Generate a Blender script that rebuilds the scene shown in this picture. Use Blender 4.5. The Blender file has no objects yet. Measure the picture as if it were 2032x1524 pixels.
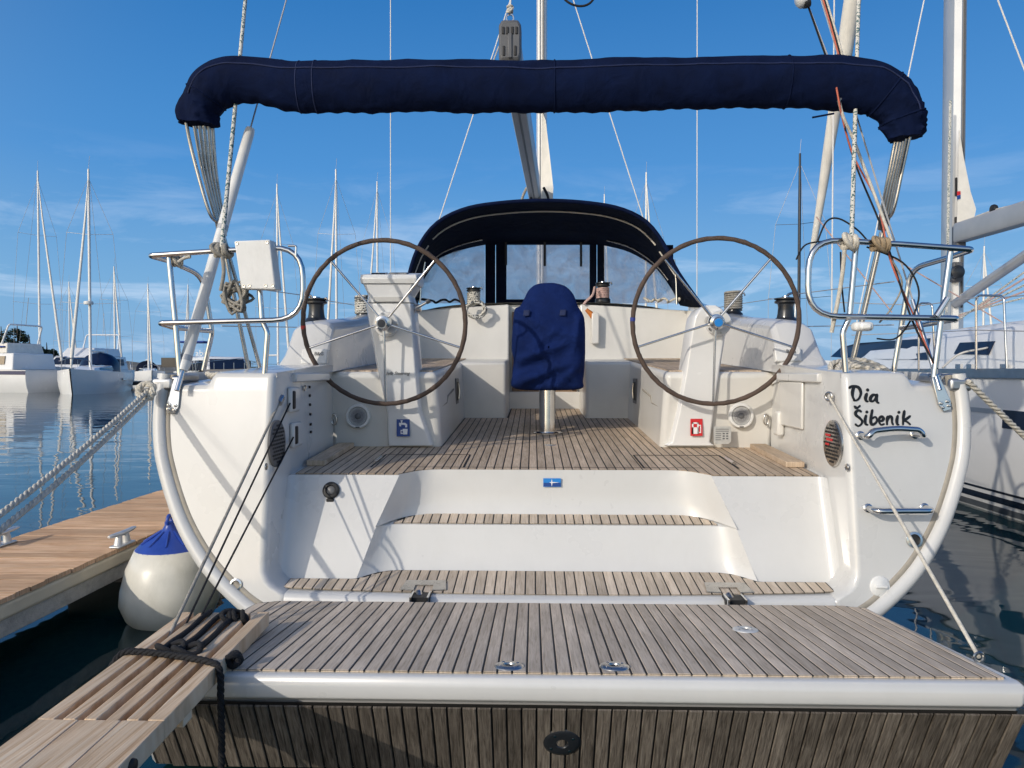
import bpy, bmesh, math, random
from mathutils import Vector, Matrix, noise
random.seed(7)
R = math.radians
S = bpy.context.scene
COL = S.collection
# ------------------------------------------------------------------ camera
CAM = Vector((-0.127, 0.0, 1.55)); YAW = R(1.6); PITCH = R(1.1); F = 1500.0; W0, H0 = 1016.0, 762.0
cd = bpy.data.cameras.new('camera'); cam = bpy.data.objects.new('camera', cd); COL.objects.link(cam)
cam.location = CAM; cam.rotation_euler = (R(90) - PITCH, 0, YAW)
cd.sensor_width = 36; cd.lens = 36 * F / 2032; cd.clip_start = 0.05; cd.clip_end = 20000
S.camera = cam
# ------------------------------------------------------------------ world, sun, exposure
SUN_TRAVEL = Vector((1.0, 1.2, -0.68)).normalized()
EL = math.asin(-SUN_TRAVEL.z); AZ = math.atan2(-SUN_TRAVEL.x, -SUN_TRAVEL.y)
wd = bpy.data.worlds.new('World'); S.world = wd; wd.use_nodes = True
nt = wd.node_tree; nt.nodes.clear()
def N(t, typ, **kw):
    n = t.nodes.new(typ)
    for k, v in kw.items():
        setattr(n, k, v)
    return n
sky = N(nt, 'ShaderNodeTexSky', sky_type='NISHITA', sun_disc=False, sun_elevation=EL, sun_rotation=AZ,
        altitude=0, air_density=1.0, dust_density=1.2, ozone_density=1.5)
hs = N(nt, 'ShaderNodeHueSaturation'); hs.inputs['Saturation'].default_value = 0.85; hs.inputs['Value'].default_value = 1.0
tc = N(nt, 'ShaderNodeTexCoord'); mp = N(nt, 'ShaderNodeMapping'); mp.inputs['Scale'].default_value = (3.2, 3.2, 16); mp.inputs['Location'].default_value = (0.35, 0.0, 0.2)
nz = N(nt, 'ShaderNodeTexNoise'); nz.inputs['Scale'].default_value = 1.5; nz.inputs['Detail'].default_value = 9; nz.inputs['Roughness'].default_value = 0.62; nz.inputs['Distortion'].default_value = 0.5
rp = N(nt, 'ShaderNodeValToRGB'); rp.color_ramp.elements[0].position = 0.5; rp.color_ramp.elements[1].position = 0.78
sx = N(nt, 'ShaderNodeSeparateXYZ')
el = N(nt, 'ShaderNodeMapRange'); el.inputs['From Min'].default_value = 0.06; el.inputs['From Max'].default_value = 0.27; el.inputs['To Min'].default_value = 1.0; el.inputs['To Max'].default_value = 0.0
mul = N(nt, 'ShaderNodeMath', operation='MULTIPLY'); mul2 = N(nt, 'ShaderNodeMath', operation='MULTIPLY'); mul2.inputs[1].default_value = 0.62
mx = N(nt, 'ShaderNodeMix', data_type='RGBA'); mx.inputs['B'].default_value = (5.6, 6.2, 7.0, 1)
gz_ = N(nt, 'ShaderNodeMapRange'); gz_.inputs['From Min'].default_value = 0.0; gz_.inputs['From Max'].default_value = 0.75
gr_ = N(nt, 'ShaderNodeValToRGB'); ge = gr_.color_ramp.elements; ge[0].position = 0.0; ge[0].color = (0.215, 0.42, 0.68, 1); ge[1].position = 1.0; ge[1].color = (0.004, 0.075, 0.33, 1)
for ps, cl in ((0.14, (0.165, 0.40, 0.70, 1)), (0.33, (0.058, 0.275, 0.655, 1)), (0.60, (0.014, 0.17, 0.50, 1))): k_ = ge.new(ps); k_.color = cl
gs_ = N(nt, 'ShaderNodeVectorMath', operation='SCALE'); gs_.inputs['Scale'].default_value = 5.95
gm_ = N(nt, 'ShaderNodeMix', data_type='RGBA'); gm_.inputs['Factor'].default_value = 0.5
dt_ = N(nt, 'ShaderNodeVectorMath', operation='DOT_PRODUCT'); dt_.inputs[1].default_value = -SUN_TRAVEL   # the sky pales towards the sun
dm_ = N(nt, 'ShaderNodeMapRange', interpolation_type='SMOOTHSTEP'); dm_.inputs['From Min'].default_value = -0.25; dm_.inputs['From Max'].default_value = 0.55; dm_.inputs['To Min'].default_value = 0.93; dm_.inputs['To Max'].default_value = 0.15
bg = N(nt, 'ShaderNodeBackground'); bg.inputs['Strength'].default_value = 0.15; out = N(nt, 'ShaderNodeOutputWorld')
L = nt.links.new
L(sky.outputs[0], hs.inputs['Color']); L(tc.outputs['Generated'], mp.inputs[0]); L(mp.outputs[0], nz.inputs['Vector']); L(nz.outputs['Fac'], rp.inputs[0])
L(tc.outputs['Generated'], sx.inputs[0]); L(sx.outputs['Z'], el.inputs['Value']); L(rp.outputs[0], mul.inputs[0]); L(el.outputs[0], mul.inputs[1])
L(mul.outputs[0], mul2.inputs[0]); L(tc.outputs['Generated'], dt_.inputs[0]); L(dt_.outputs['Value'], dm_.inputs['Value']); L(dm_.outputs[0], gm_.inputs['Factor']); L(sx.outputs['Z'], gz_.inputs['Value']); L(gz_.outputs[0], gr_.inputs[0]); L(gr_.outputs[0], gs_.inputs[0]); L(hs.outputs[0], gm_.inputs['A']); L(gs_.outputs[0], gm_.inputs['B']); L(mul2.outputs[0], mx.inputs['Factor']); L(gm_.outputs['Result'], mx.inputs['A']); L(mx.outputs['Result'], bg.inputs[0]); L(bg.outputs[0], out.inputs[0])
sl = bpy.data.lights.new('sun', 'SUN'); sl.energy = 2.0; sl.angle = R(0.5); sl.color = (1.0, 0.915, 0.79)
so = bpy.data.objects.new('sun', sl); COL.objects.link(so); so.location = (-20, -25, 15)
so.rotation_euler = SUN_TRAVEL.to_track_quat('-Z', 'Y').to_euler()
S.view_settings.view_transform = 'Standard'; S.view_settings.look = 'None'; S.view_settings.exposure = 0.18; S.view_settings.gamma = 1.0
S.view_settings.use_curve_mapping = False
S.cycles.max_bounces = 8; S.cycles.transparent_max_bounces = 12; S.cycles.caustics_reflective = False; S.cycles.caustics_refractive = False
# ------------------------------------------------------------------ measuring helpers: photograph point + known distance -> place
_f = Vector((-math.sin(YAW) * math.cos(PITCH), math.cos(YAW) * math.cos(PITCH), -math.sin(PITCH)))
_r = Vector((math.cos(YAW), math.sin(YAW), 0)); _u = _r.cross(_f)
def ray(px, py): return _f + _r * ((px - W0) / F) + _u * ((H0 - py) / F)
def at(px, py, Y):
    d = ray(px, py); return CAM + d * (Y / d.y)
def onslope(px, py, z0, y0, k):
    d = ray(px, py); t = (z0 - k * y0 - CAM.z) / (d.z - k * d.y); return CAM + d * t
def sole_z(y): return 0.93 + 0.047 * (y - 4.58)
def on_sole(px, py): return onslope(px, py, 0.93, 4.58, 0.047)
def yw(x, z): return 3.95 + 0.03 * x * x + 0.15 * (z - 0.34) + 0.07 * max(0, abs(x) - 1.75) ** 2
def on_wing(px, py, off=0.0):
    Y = 4.1
    for _ in range(12):
        p = at(px, py, Y); Y = yw(p.x, p.z) - off
    return at(px, py, Y)
def lerp(a, b, t): return a + (b - a) * t
# ------------------------------------------------------------------ object helpers
ORG = {}
def org(o):
    return ORG[o.name] if o else Vector((0, 0, 0))
def link(o, parent, origin):
    COL.objects.link(o)
    if parent: o.parent = parent
    o.location = Vector(origin) - org(parent); ORG[o.name] = Vector(origin)
    return o
def tag(o, label=None, cat=None, group=None, kind=None):
    if label: o['label'] = label
    if cat: o['category'] = cat
    if group: o['group'] = group
    if kind: o['kind'] = kind
    return o
def thing(name, loc, label, cat, group=None):
    return tag(link(bpy.data.objects.new(name, None), None, loc), label, cat, group)
def copy_tree(o, parent, origin, label=None):
    c = o.copy(); link(c, parent, origin)
    c.rotation_euler = o.rotation_euler
    if label: c['label'] = label
    for ch in list(o.children):
        copy_tree(ch, c, Vector(origin) + ch.location)
    return c
def fillet(pts, r, n=6):
    pts = [Vector(p) for p in pts]; out = [pts[0]]
    for i in range(1, len(pts) - 1):
        a, b, c = pts[i - 1], pts[i], pts[i + 1]
        rr = r[i] if isinstance(r, (list, tuple)) else r
        d1 = (a - b); d2 = (c - b); rr = min(rr, d1.length * 0.49, d2.length * 0.49)
        p1 = b + d1.normalized() * rr; p2 = b + d2.normalized() * rr
        for k in range(n + 1):
            t = k / n; out.append(p1.lerp(b, t).lerp(b.lerp(p2, t), t))
    out.append(pts[-1]); return out
def smooth_path(pts, n=8, closed=False):
    pts = [Vector(p) for p in pts]; out = []; m = len(pts)
    rng = range(m) if closed else range(m - 1)
    for i in rng:
        if closed: p0, p1, p2, p3 = pts[(i - 1) % m], pts[i], pts[(i + 1) % m], pts[(i + 2) % m]
        else: p0, p1, p2, p3 = pts[max(i - 1, 0)], pts[i], pts[i + 1], pts[min(i + 2, m - 1)]
        for k in range(n):
            t = k / n
            out.append(0.5 * ((2 * p1) + (p2 - p0) * t + (2 * p0 - 5 * p1 + 4 * p2 - p3) * t * t + (3 * p1 - p0 - 3 * p2 + p3) * t ** 3))
    if not closed: out.append(pts[-1])
    return out
def resample(pts, n):
    pts = [Vector(p) for p in pts]; ds = [0]
    for a, b in zip(pts, pts[1:]): ds.append(ds[-1] + (b - a).length)
    out = []; j = 0
    for k in range(n):
        s = ds[-1] * k / (n - 1)
        while j < len(pts) - 2 and ds[j + 1] < s: j += 1
        t = (s - ds[j]) / max(1e-9, ds[j + 1] - ds[j]); out.append(pts[j].lerp(pts[j + 1], min(max(t, 0), 1)))
    return out
class MB:
    def __init__(s): s.v = []; s.f = []
    def add(s, vs, fs):
        b = len(s.v); s.v += [Vector(v) for v in vs]; s.f += [tuple(i + b for i in f) for f in fs]; return s
    def box(s, c, d, rz=0, M=None):
        c = Vector(c); hx, hy, hz = d[0] / 2, d[1] / 2, d[2] / 2
        vs = [Vector((x, y, z)) for x in (-hx, hx) for y in (-hy, hy) for z in (-hz, hz)]
        Q = M if M is not None else Matrix.Rotation(rz, 3, 'Z')
        return s.add([c + Q @ v for v in vs], [(0, 1, 3, 2), (4, 6, 7, 5), (0, 4, 5, 1), (2, 3, 7, 6), (0, 2, 6, 4), (1, 5, 7, 3)])
    def hexa(s, vs):   # 8 points: bottom 4 ccw, top 4 ccw
        return s.add(vs, [(3, 2, 1, 0), (4, 5, 6, 7), (0, 1, 5, 4), (1, 2, 6, 5), (2, 3, 7, 6), (3, 0, 4, 7)])
    def prism(s, pts, vec):
        n = len(pts); vec = Vector(vec); a = [Vector(p) for p in pts]
        return s.add(a + [p + vec for p in a], [tuple(range(n))[::-1], tuple(range(n, 2 * n))] + [(i, (i + 1) % n, n + (i + 1) % n, n + i) for i in range(n)])
    def tube(s, pts, r, n=8, closed=False, caps=True, flat=1.0):
        pts = [Vector(p) for p in pts]; m = len(pts); vs = []; fs = []
        rr = r if isinstance(r, (list, tuple)) else [r] * m
        up = None
        for i in range(m):
            if closed: t = (pts[(i + 1) % m] - pts[(i - 1) % m])
            else: t = pts[min(i + 1, m - 1)] - pts[max(i - 1, 0)]
            t = t.normalized() if t.length > 1e-9 else Vector((0, 0, 1))
            if up is None: up = Vector((0, 0, 1)) if abs(t.z) < 0.9 else Vector((0, 1, 0))
            x = t.cross(up)
            if x.length < 1e-6: x = t.orthogonal()
            x.normalize(); y = x.cross(t).normalized(); up = y
            for k in range(n):
                a = 2 * math.pi * k / n; vs.append(pts[i] + (x * math.cos(a) + y * math.sin(a) * flat) * rr[i])
        for i in range(m if closed else m - 1):
            j = (i + 1) % m
            for k in range(n): fs.append((i * n + k, i * n + (k + 1) % n, j * n + (k + 1) % n, j * n + k))
        if caps and not closed: fs += [tuple(range(n))[::-1], tuple((m - 1) * n + k for k in range(n))]
        return s.add(vs, fs)
    def lathe(s, prof, c=(0, 0, 0), axis=(0, 0, 1), n=20, closed=False):
        Q = Vector((0, 0, 1)).rotation_difference(Vector(axis).normalized()).to_matrix(); c = Vector(c); m = len(prof); vs = []; fs = []
        for (r, z) in prof:
            for k in range(n):
                a = 2 * math.pi * k / n; vs.append(c + Q @ Vector((r * math.cos(a), r * math.sin(a), z)))
        for i in range(m - 1):
            for k in range(n): fs.append((i * n + k, i * n + (k + 1) % n, (i + 1) * n + (k + 1) % n, (i + 1) * n + k))
        if not closed: fs += [tuple(range(n))[::-1], tuple((m - 1) * n + k for k in range(n))]
        else:
            for k in range(n): fs.append(((m - 1) * n + k, (m - 1) * n + (k + 1) % n, (k + 1) % n, k))
        return s.add(vs, fs)
    def torus(s, c, Rr, r, axis=(0, 0, 1), n=48, m=10):
        Q = Vector((0, 0, 1)).rotation_difference(Vector(axis).normalized()).to_matrix(); c = Vector(c)
        return s.tube([c + Q @ Vector((Rr * math.cos(2 * math.pi * k / n), Rr * math.sin(2 * math.pi * k / n), 0)) for k in range(n)], r, m, closed=True)
    def loft(s, rows, closed=False):
        n = len(rows[0]); vs = [p for r in rows for p in r]; fs = []
        for i in range(len(rows) - 1):
            for k in range(n if closed else n - 1):
                k2 = (k + 1) % n; fs.append((i * n + k, i * n + k2, (i + 1) * n + k2, (i + 1) * n + k))
        return s.add(vs, fs)
    def build(s, name, mat, parent=None, origin=None, smooth=True, ang=50, bevel=0, solid=0, seg=2, recalc=True):
        me = bpy.data.meshes.new(name)
        if origin is None:
            lo = [min(v[i] for v in s.v) for i in range(3)]; hi = [max(v[i] for v in s.v) for i in range(3)]
            origin = [(a + b) / 2 for a, b in zip(lo, hi)]
        o_ = Vector(origin)
        me.from_pydata([v - o_ for v in s.v], [], s.f)
        if recalc:
            bm = bmesh.new(); bm.from_mesh(me); bmesh.ops.recalc_face_normals(bm, faces=bm.faces); bm.to_mesh(me); bm.free()
        if smooth:
            me.polygons.foreach_set('use_smooth', [True] * len(me.polygons)); me.set_sharp_from_angle(angle=R(ang))
        me.materials.append(M[mat] if isinstance(mat, str) else mat)
        o = bpy.data.objects.new(name, me); link(o, parent, origin)
        if solid:
            md = o.modifiers.new('solid', 'SOLIDIFY'); md.thickness = abs(solid); md.offset = 1 if solid > 0 else -1
        if bevel:
            md = o.modifiers.new('bevel', 'BEVEL'); md.width = bevel; md.segments = seg; md.limit_method = 'ANGLE'; md.angle_limit = R(30); md.harden_normals = False
        return o
def twist(mb, path, r, pitch=None, strands=3, n=6, step=None):
    """laid rope: helical strands round a path"""
    pitch = pitch or r * 7; ln = sum((Vector(b) - Vector(a)).length for a, b in zip(path, path[1:]))
    m = max(8, int(ln / (pitch / 9 if step is None else step))); P = resample(path, m)
    up = Vector((0, 0, 1)); T = []
    fr = []
    for i in range(m):
        t = (P[min(i + 1, m - 1)] - P[max(i - 1, 0)]).normalized()
        x = t.cross(up)
        if x.length < 1e-5: x = t.orthogonal()
        x.normalize(); y = x.cross(t).normalized(); up = y; fr.append((x, y))
    for k in range(strands):
        q = []
        for i in range(m):
            a = 2 * math.pi * (i * ln / (m - 1) / pitch + k / strands); x, y = fr[i]
            q.append(P[i] + (x * math.cos(a) + y * math.sin(a)) * r * 0.52)
        mb.tube(q, r * 0.56, n)
    return mb
def knot(mb, c, r, rope, turns=4, axis=(1, 0, 0), seed=0, w=0.06):
    """a wrapped lashing round a rail plus crossing turns"""
    rnd = random.Random(seed); c = Vector(c); Q = Vector((0, 0, 1)).rotation_difference(Vector(axis).normalized()).to_matrix()
    pts = []
    n = turns * 14
    for i in range(n + 1):
        a = 2 * math.pi * i / 14; t = i / n
        pts.append(c + Q @ Vector(((r + rnd.uniform(-.15, .15) * rope) * math.cos(a), r * math.sin(a), (t - .5) * w + rope * 0.5 * math.sin(a * .5))))
    mb.tube(pts, rope, 7)
    pts = [c + Q @ Vector((r * 1.25 * math.cos(a) , r * 1.25 * math.sin(a), (w * .6) * math.sin(a * 1.0 + .6))) for a in [2 * math.pi * i / 20 for i in range(21)]]
    mb.tube(pts, rope, 7)
    return mb
# ------------------------------------------------------------------ materials
M = {}
def mat(name, col, rough=0.5, metal=0.0, spec=0.5, bump=None, var=None, coat=0.0, objrand=0.0, sheen=0.0, scale=(1, 1, 1), detail=4, stain=None, wrinkle=None):
    """procedural principled material; var=(scale, amount) mottles the colour, bump=(scale, strength) gives fine relief"""
    m = bpy.data.materials.new(name); m.use_nodes = True; t = m.node_tree; b = t.nodes['Principled BSDF']; l = t.links.new
    b.inputs['Base Color'].default_value = (*col, 1); b.inputs['Roughness'].default_value = rough; b.inputs['Metallic'].default_value = metal
    b.inputs['Specular IOR Level'].default_value = spec; b.inputs['Coat Weight'].default_value = coat; b.inputs['Coat Roughness'].default_value = 0.08
    if sheen: b.inputs['Sheen Weight'].default_value = sheen
    co = N(t, 'ShaderNodeTexCoord'); mp = N(t, 'ShaderNodeMapping'); mp.inputs['Scale'].default_value = scale; l(co.outputs['Object'], mp.inputs[0])
    if objrand or var:
        inf = N(t, 'ShaderNodeObjectInfo')
    if objrand:
        ad = N(t, 'ShaderNodeVectorMath', operation='ADD'); cm = N(t, 'ShaderNodeCombineXYZ'); sc = N(t, 'ShaderNodeMath', operation='MULTIPLY'); sc.inputs[1].default_value = 37.0
        l(inf.outputs['Random'], sc.inputs[0]); l(sc.outputs[0], cm.inputs[0]); l(sc.outputs[0], cm.inputs[1]); l(mp.outputs[0], ad.inputs[0]); l(cm.outputs[0], ad.inputs[1]); vec = ad.outputs[0]
    else: vec = mp.outputs[0]
    if var:
        nz = N(t, 'ShaderNodeTexNoise'); nz.inputs['Scale'].default_value = var[0]; nz.inputs['Detail'].default_value = detail; nz.inputs['Roughness'].default_value = 0.6; l(vec, nz.inputs['Vector'])
        mr = N(t, 'ShaderNodeMapRange'); mr.inputs['From Min'].default_value = 0.3; mr.inputs['From Max'].default_value = 0.7; mr.inputs['To Min'].default_value = 1 - var[1]; mr.inputs['To Max'].default_value = 1 + var[1]; l(nz.outputs['Fac'], mr.inputs['Value'])
        val = mr.outputs[0]
        if objrand:
            m2 = N(t, 'ShaderNodeMapRange'); m2.inputs['To Min'].default_value = 1 - objrand; m2.inputs['To Max'].default_value = 1 + objrand; l(inf.outputs['Random'], m2.inputs['Value'])
            mu = N(t, 'ShaderNodeMath', operation='MULTIPLY'); l(val, mu.inputs[0]); l(m2.outputs[0], mu.inputs[1]); val = mu.outputs[0]
        vm = N(t, 'ShaderNodeVectorMath', operation='SCALE'); vm.inputs[0].default_value = col; l(val, vm.inputs['Scale']); colout = vm.outputs[0]
        if stain:   # faint streaks and grime with their own shape
            ms = N(t, 'ShaderNodeMapping'); ms.inputs['Scale'].default_value = (1, 1, 0.35); l(co.outputs['Object'], ms.inputs[0])
            ns = N(t, 'ShaderNodeTexNoise'); ns.inputs['Scale'].default_value = stain[0]; ns.inputs['Detail'].default_value = 8; ns.inputs['Roughness'].default_value = 0.7; l(ms.outputs[0], ns.inputs['Vector'])
            rs = N(t, 'ShaderNodeMapRange'); rs.inputs['From Min'].default_value = 0.48; rs.inputs['From Max'].default_value = 0.85; rs.inputs['To Max'].default_value = stain[1]; l(ns.outputs['Fac'], rs.inputs['Value'])
            mxs = N(t, 'ShaderNodeMix', data_type='RGBA'); mxs.inputs['B'].default_value = (*stain[2], 1); l(rs.outputs[0], mxs.inputs['Factor']); l(colout, mxs.inputs['A']); colout = mxs.outputs['Result']
        l(colout, b.inputs['Base Color'])
        r2 = N(t, 'ShaderNodeMapRange'); r2.inputs['To Min'].default_value = max(0.02, rough * 0.8); r2.inputs['To Max'].default_value = min(1, rough * 1.25); l(nz.outputs['Fac'], r2.inputs['Value']); l(r2.outputs[0], b.inputs['Roughness'])
    if bump:
        n2 = N(t, 'ShaderNodeTexNoise'); n2.inputs['Scale'].default_value = bump[0]; n2.inputs['Detail'].default_value = 3; l(vec, n2.inputs['Vector'])
        bp = N(t, 'ShaderNodeBump'); bp.inputs['Strength'].default_value = bump[1]; bp.inputs['Distance'].default_value = 0.01; l(n2.outputs['Fac'], bp.inputs['Height']); nout = bp.outputs[0]
        if wrinkle:
            n3 = N(t, 'ShaderNodeTexNoise'); n3.inputs['Scale'].default_value = wrinkle[0]; n3.inputs['Detail'].default_value = 4; n3.inputs['Distortion'].default_value = 1.2; l(co.outputs['Object'], n3.inputs['Vector'])
            b3 = N(t, 'ShaderNodeBump'); b3.inputs['Strength'].default_value = wrinkle[1]; b3.inputs['Distance'].default_value = 0.06; l(n3.outputs['Fac'], b3.inputs['Height']); l(nout, b3.inputs['Normal']); nout = b3.outputs[0]
        l(nout, b.inputs['Normal'])
    M[name] = m; return m
def teak(name, c0, c1, c2, along, rough=0.75, stretch=28, scale=1.0, bump=0.35, rnd=0.18):
    """weathered plank wood: long streaky grain, per-plank shade, darker pores"""
    m = bpy.data.materials.new(name); m.use_nodes = True; t = m.node_tree; b = t.nodes['Principled BSDF']; l = t.links.new
    b.inputs['Roughness'].default_value = rough; b.inputs['Specular IOR Level'].default_value = 0.12
    co = N(t, 'ShaderNodeTexCoord'); mp = N(t, 'ShaderNodeMapping'); sc = [110 * scale / stretch] * 3; sc[1 if along == 'x' else 0] = 110 * scale; mp.inputs['Scale'].default_value = sc
    inf = N(t, 'ShaderNodeObjectInfo'); mulr = N(t, 'ShaderNodeMath', operation='MULTIPLY'); mulr.inputs[1].default_value = 91.0; cm = N(t, 'ShaderNodeCombineXYZ'); ad = N(t, 'ShaderNodeVectorMath', operation='ADD')
    l(co.outputs['Object'], mp.inputs[0]); l(inf.outputs['Random'], mulr.inputs[0])
    for i in range(3): l(mulr.outputs[0], cm.inputs[i])
    l(mp.outputs[0], ad.inputs[0]); l(cm.outputs[0], ad.inputs[1])
    n1 = N(t, 'ShaderNodeTexNoise'); n1.inputs['Scale'].default_value = 1.0; n1.inputs['Detail'].default_value = 5; n1.inputs['Roughness'].default_value = 0.65; n1.inputs['Distortion'].default_value = 0.6; l(ad.outputs[0], n1.inputs['Vector'])
    r1 = N(t, 'ShaderNodeValToRGB'); e = r1.color_ramp.elements; e[0].position = 0.3; e[0].color = (*c0, 1); e[1].position = 0.72; e[1].color = (*c2, 1); k = e.new(0.48); k.color = (*c1, 1)
    l(n1.outputs['Fac'], r1.inputs[0])
    m2 = N(t, 'ShaderNodeMapping'); sc2 = [7] * 3; sc2['xyz'.index(along)] = 2.2; m2.inputs['Scale'].default_value = sc2; l(co.outputs['Object'], m2.inputs[0]); a2 = N(t, 'ShaderNodeVectorMath', operation='ADD'); l(m2.outputs[0], a2.inputs[0]); l(cm.outputs[0], a2.inputs[1])
    n2 = N(t, 'ShaderNodeTexNoise'); n2.inputs['Scale'].default_value = 1.0; n2.inputs['Detail'].default_value = 4; l(a2.outputs[0], n2.inputs['Vector'])
    mr = N(t, 'ShaderNodeMapRange'); mr.inputs['From Min'].default_value = 0.3; mr.inputs['From Max'].default_value = 0.7; mr.inputs['To Min'].default_value = 0.82; mr.inputs['To Max'].default_value = 1.14; l(n2.outputs['Fac'], mr.inputs['Value'])
    mo = N(t, 'ShaderNodeMapRange'); mo.inputs['To Min'].default_value = 1 - rnd; mo.inputs['To Max'].default_value = 1 + rnd; l(inf.outputs['Random'], mo.inputs['Value'])
    mu = N(t, 'ShaderNodeMath', operation='MULTIPLY'); l(mr.outputs[0], mu.inputs[0]); l(mo.outputs[0], mu.inputs[1])
    vs = N(t, 'ShaderNodeVectorMath', operation='SCALE'); l(r1.outputs[0], vs.inputs[0]); l(mu.outputs[0], vs.inputs['Scale']); l(vs.outputs[0], b.inputs['Base Color'])
    bp = N(t, 'ShaderNodeBump'); bp.inputs['Strength'].default_value = bump; bp.inputs['Distance'].default_value = 0.004; l(n1.outputs['Fac'], bp.inputs['Height']); l(bp.outputs[0], b.inputs['Normal'])
    M[name] = m
mat('gelcoat', (0.625, 0.622, 0.605), 0.28, var=(2.2, 0.035), bump=(1.6, 0.02), coat=0.5, stain=(9, 0.11, (0.42, 0.39, 0.33)))
mat('gelcoat_cream', (0.67, 0.655, 0.615), 0.35, var=(3, 0.04), bump=(2, 0.03), coat=0.2, stain=(9, 0.11, (0.42, 0.39, 0.33)))
mat('gelcoat_grey', (0.52, 0.51, 0.48), 0.45, var=(4, 0.06))
mat('nonskid', (0.62, 0.6, 0.56), 0.6, var=(6, 0.06), bump=(300, 0.3))
mat('pedestal_white', (0.74, 0.74, 0.73), 0.25, var=(3, 0.02), coat=0.3)
mat('plastic_white', (0.74, 0.74, 0.72), 0.4, var=(8, 0.05), bump=(60, 0.03), stain=(14, 0.3, (0.35, 0.33, 0.29)))
mat('plastic_grey', (0.11, 0.112, 0.118), 0.4, var=(8, 0.06))
mat('rubber_black', (0.012, 0.012, 0.013), 0.55, var=(12, 0.2))
mat('gasket', (0.33, 0.30, 0.25), 0.7, var=(9, 0.15))
mat('caulk', (0.012, 0.011, 0.010), 0.7, var=(30, 0.2))
mat('stainless', (0.62, 0.62, 0.62), 0.13, 1.0, var=(10, 0.08))
mat('stainless_dull', (0.50, 0.48, 0.45), 0.27, 1.0, var=(14, 0.15))
mat('galvanised', (0.45, 0.46, 0.47), 0.42, 1.0, var=(10, 0.12))
mat('mast_white', (0.78, 0.77, 0.74), 0.35, var=(2, 0.05), coat=0.1)
mat('mast_alu', (0.58, 0.58, 0.57), 0.38, 0.6, var=(2, 0.05))
mat('alu_grey', (0.42, 0.43, 0.44), 0.4, 0.35, var=(4, 0.06))
mat('mast_black', (0.02, 0.025, 0.035), 0.4, var=(3, 0.1))
mat('navy_canvas', (0.0034, 0.0085, 0.035), 0.9, spec=0.1, var=(7, 0.25), bump=(420, 0.18), wrinkle=(7, 0.22))
mat('navy_cover', (0.0065, 0.018, 0.09), 0.9, spec=0.1, var=(7, 0.2), bump=(420, 0.18), wrinkle=(6, 0.45))
mat('navy_hood', (0.005, 0.009, 0.024), 0.9, spec=0.1, var=(5, 0.25), bump=(420, 0.15), wrinkle=(4, 0.35))
mat('navy_patch', (0.010, 0.02, 0.075), 0.8, var=(20, 0.2))
mat('blue_vinyl', (0.02, 0.06, 0.33), 0.35, var=(12, 0.12))
mat('fender_white', (0.72, 0.69, 0.60), 0.32, var=(5, 0.08), bump=(3, 0.05), coat=0.2, stain=(7, 0.4, (0.35, 0.33, 0.25)))
mat('leather', (0.085, 0.058, 0.045), 0.75, var=(14, 0.28), bump=(160, 0.5))
mat('rope_white', (0.62, 0.58, 0.50), 0.85, var=(30, 0.2), bump=(260, 0.6))
mat('rope_grey', (0.33, 0.31, 0.27), 0.9, var=(40, 0.25), bump=(260, 0.6))
mat('rope_tan', (0.36, 0.27, 0.17), 0.9, var=(40, 0.2), bump=(260, 0.6))
mat('rope_black', (0.012, 0.012, 0.014), 0.85, var=(40, 0.3), bump=(260, 0.6))
mat('rope_orange', (0.50, 0.13, 0.08), 0.8, var=(40, 0.2))
mat('rope_pink', (0.58, 0.40, 0.36), 0.85, var=(60, 0.3), bump=(260, 0.6))
mat('wire', (0.42, 0.42, 0.42), 0.55, 0.2)
mat('wire_white', (0.72, 0.71, 0.68), 0.5)
mat('sail_white', (0.76, 0.73, 0.66), 0.8, var=(5, 0.08), bump=(30, 0.2))
mat('winch_dark', (0.018, 0.02, 0.024), 0.32, var=(10, 0.2), coat=0.2)
mat('glass_dark', (0.006, 0.012, 0.03), 0.06, spec=0.7, coat=0.3)
mat('glass_blue', (0.006, 0.016, 0.05), 0.3, spec=0.2, var=(2, 0.2))
mat('hull_white', (0.78, 0.78, 0.77), 0.25, var=(1.2, 0.03), coat=0.3)
mat('hull_stripe', (0.012, 0.014, 0.02), 0.25)
mat('boot_grey', (0.10, 0.11, 0.12), 0.4, var=(4, 0.2))
mat('blue_trim', (0.01, 0.02, 0.09), 0.3)
mat('canvas_beige', (0.42, 0.34, 0.24), 0.85, var=(9, 0.1))
mat('canvas_blue', (0.02, 0.06, 0.28), 0.8, var=(9, 0.1))
mat('red_print', (0.58, 0.02, 0.025), 0.45); mat('blue_print', (0.012, 0.06, 0.26), 0.45); mat('lightblue_print', (0.02, 0.22, 0.62), 0.4); mat('white_print', (0.8, 0.8, 0.8), 0.45); mat('ink', (0.008, 0.008, 0.009), 0.45); mat('grey_print', (0.55, 0.55, 0.53), 0.4, 0.4, var=(30, 0.1))
mat('red_tape', (0.55, 0.04, 0.03), 0.6); mat('blue_tape', (0.02, 0.04, 0.25), 0.6); mat('orange_plastic', (0.55, 0.17, 0.03), 0.5, var=(20, 0.2))
mat('lamp_lens', (0.85, 0.85, 0.82), 0.12, spec=0.7, coat=0.5)
mat('grille_grey', (0.30, 0.30, 0.31), 0.6, var=(220, 0.5), bump=(400, 0.8))
mat('concrete', (0.42, 0.40, 0.36), 0.85, var=(20, 0.2), bump=(120, 0.4))
mat('cream_rail', (0.62, 0.54, 0.40), 0.5, var=(5, 0.1))
mat('float_black', (0.015, 0.015, 0.017), 0.6, var=(6, 0.3), bump=(30, 0.3))
mat('alu_cast', (0.66, 0.66, 0.64), 0.45, 0.5, var=(12, 0.1))
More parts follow.
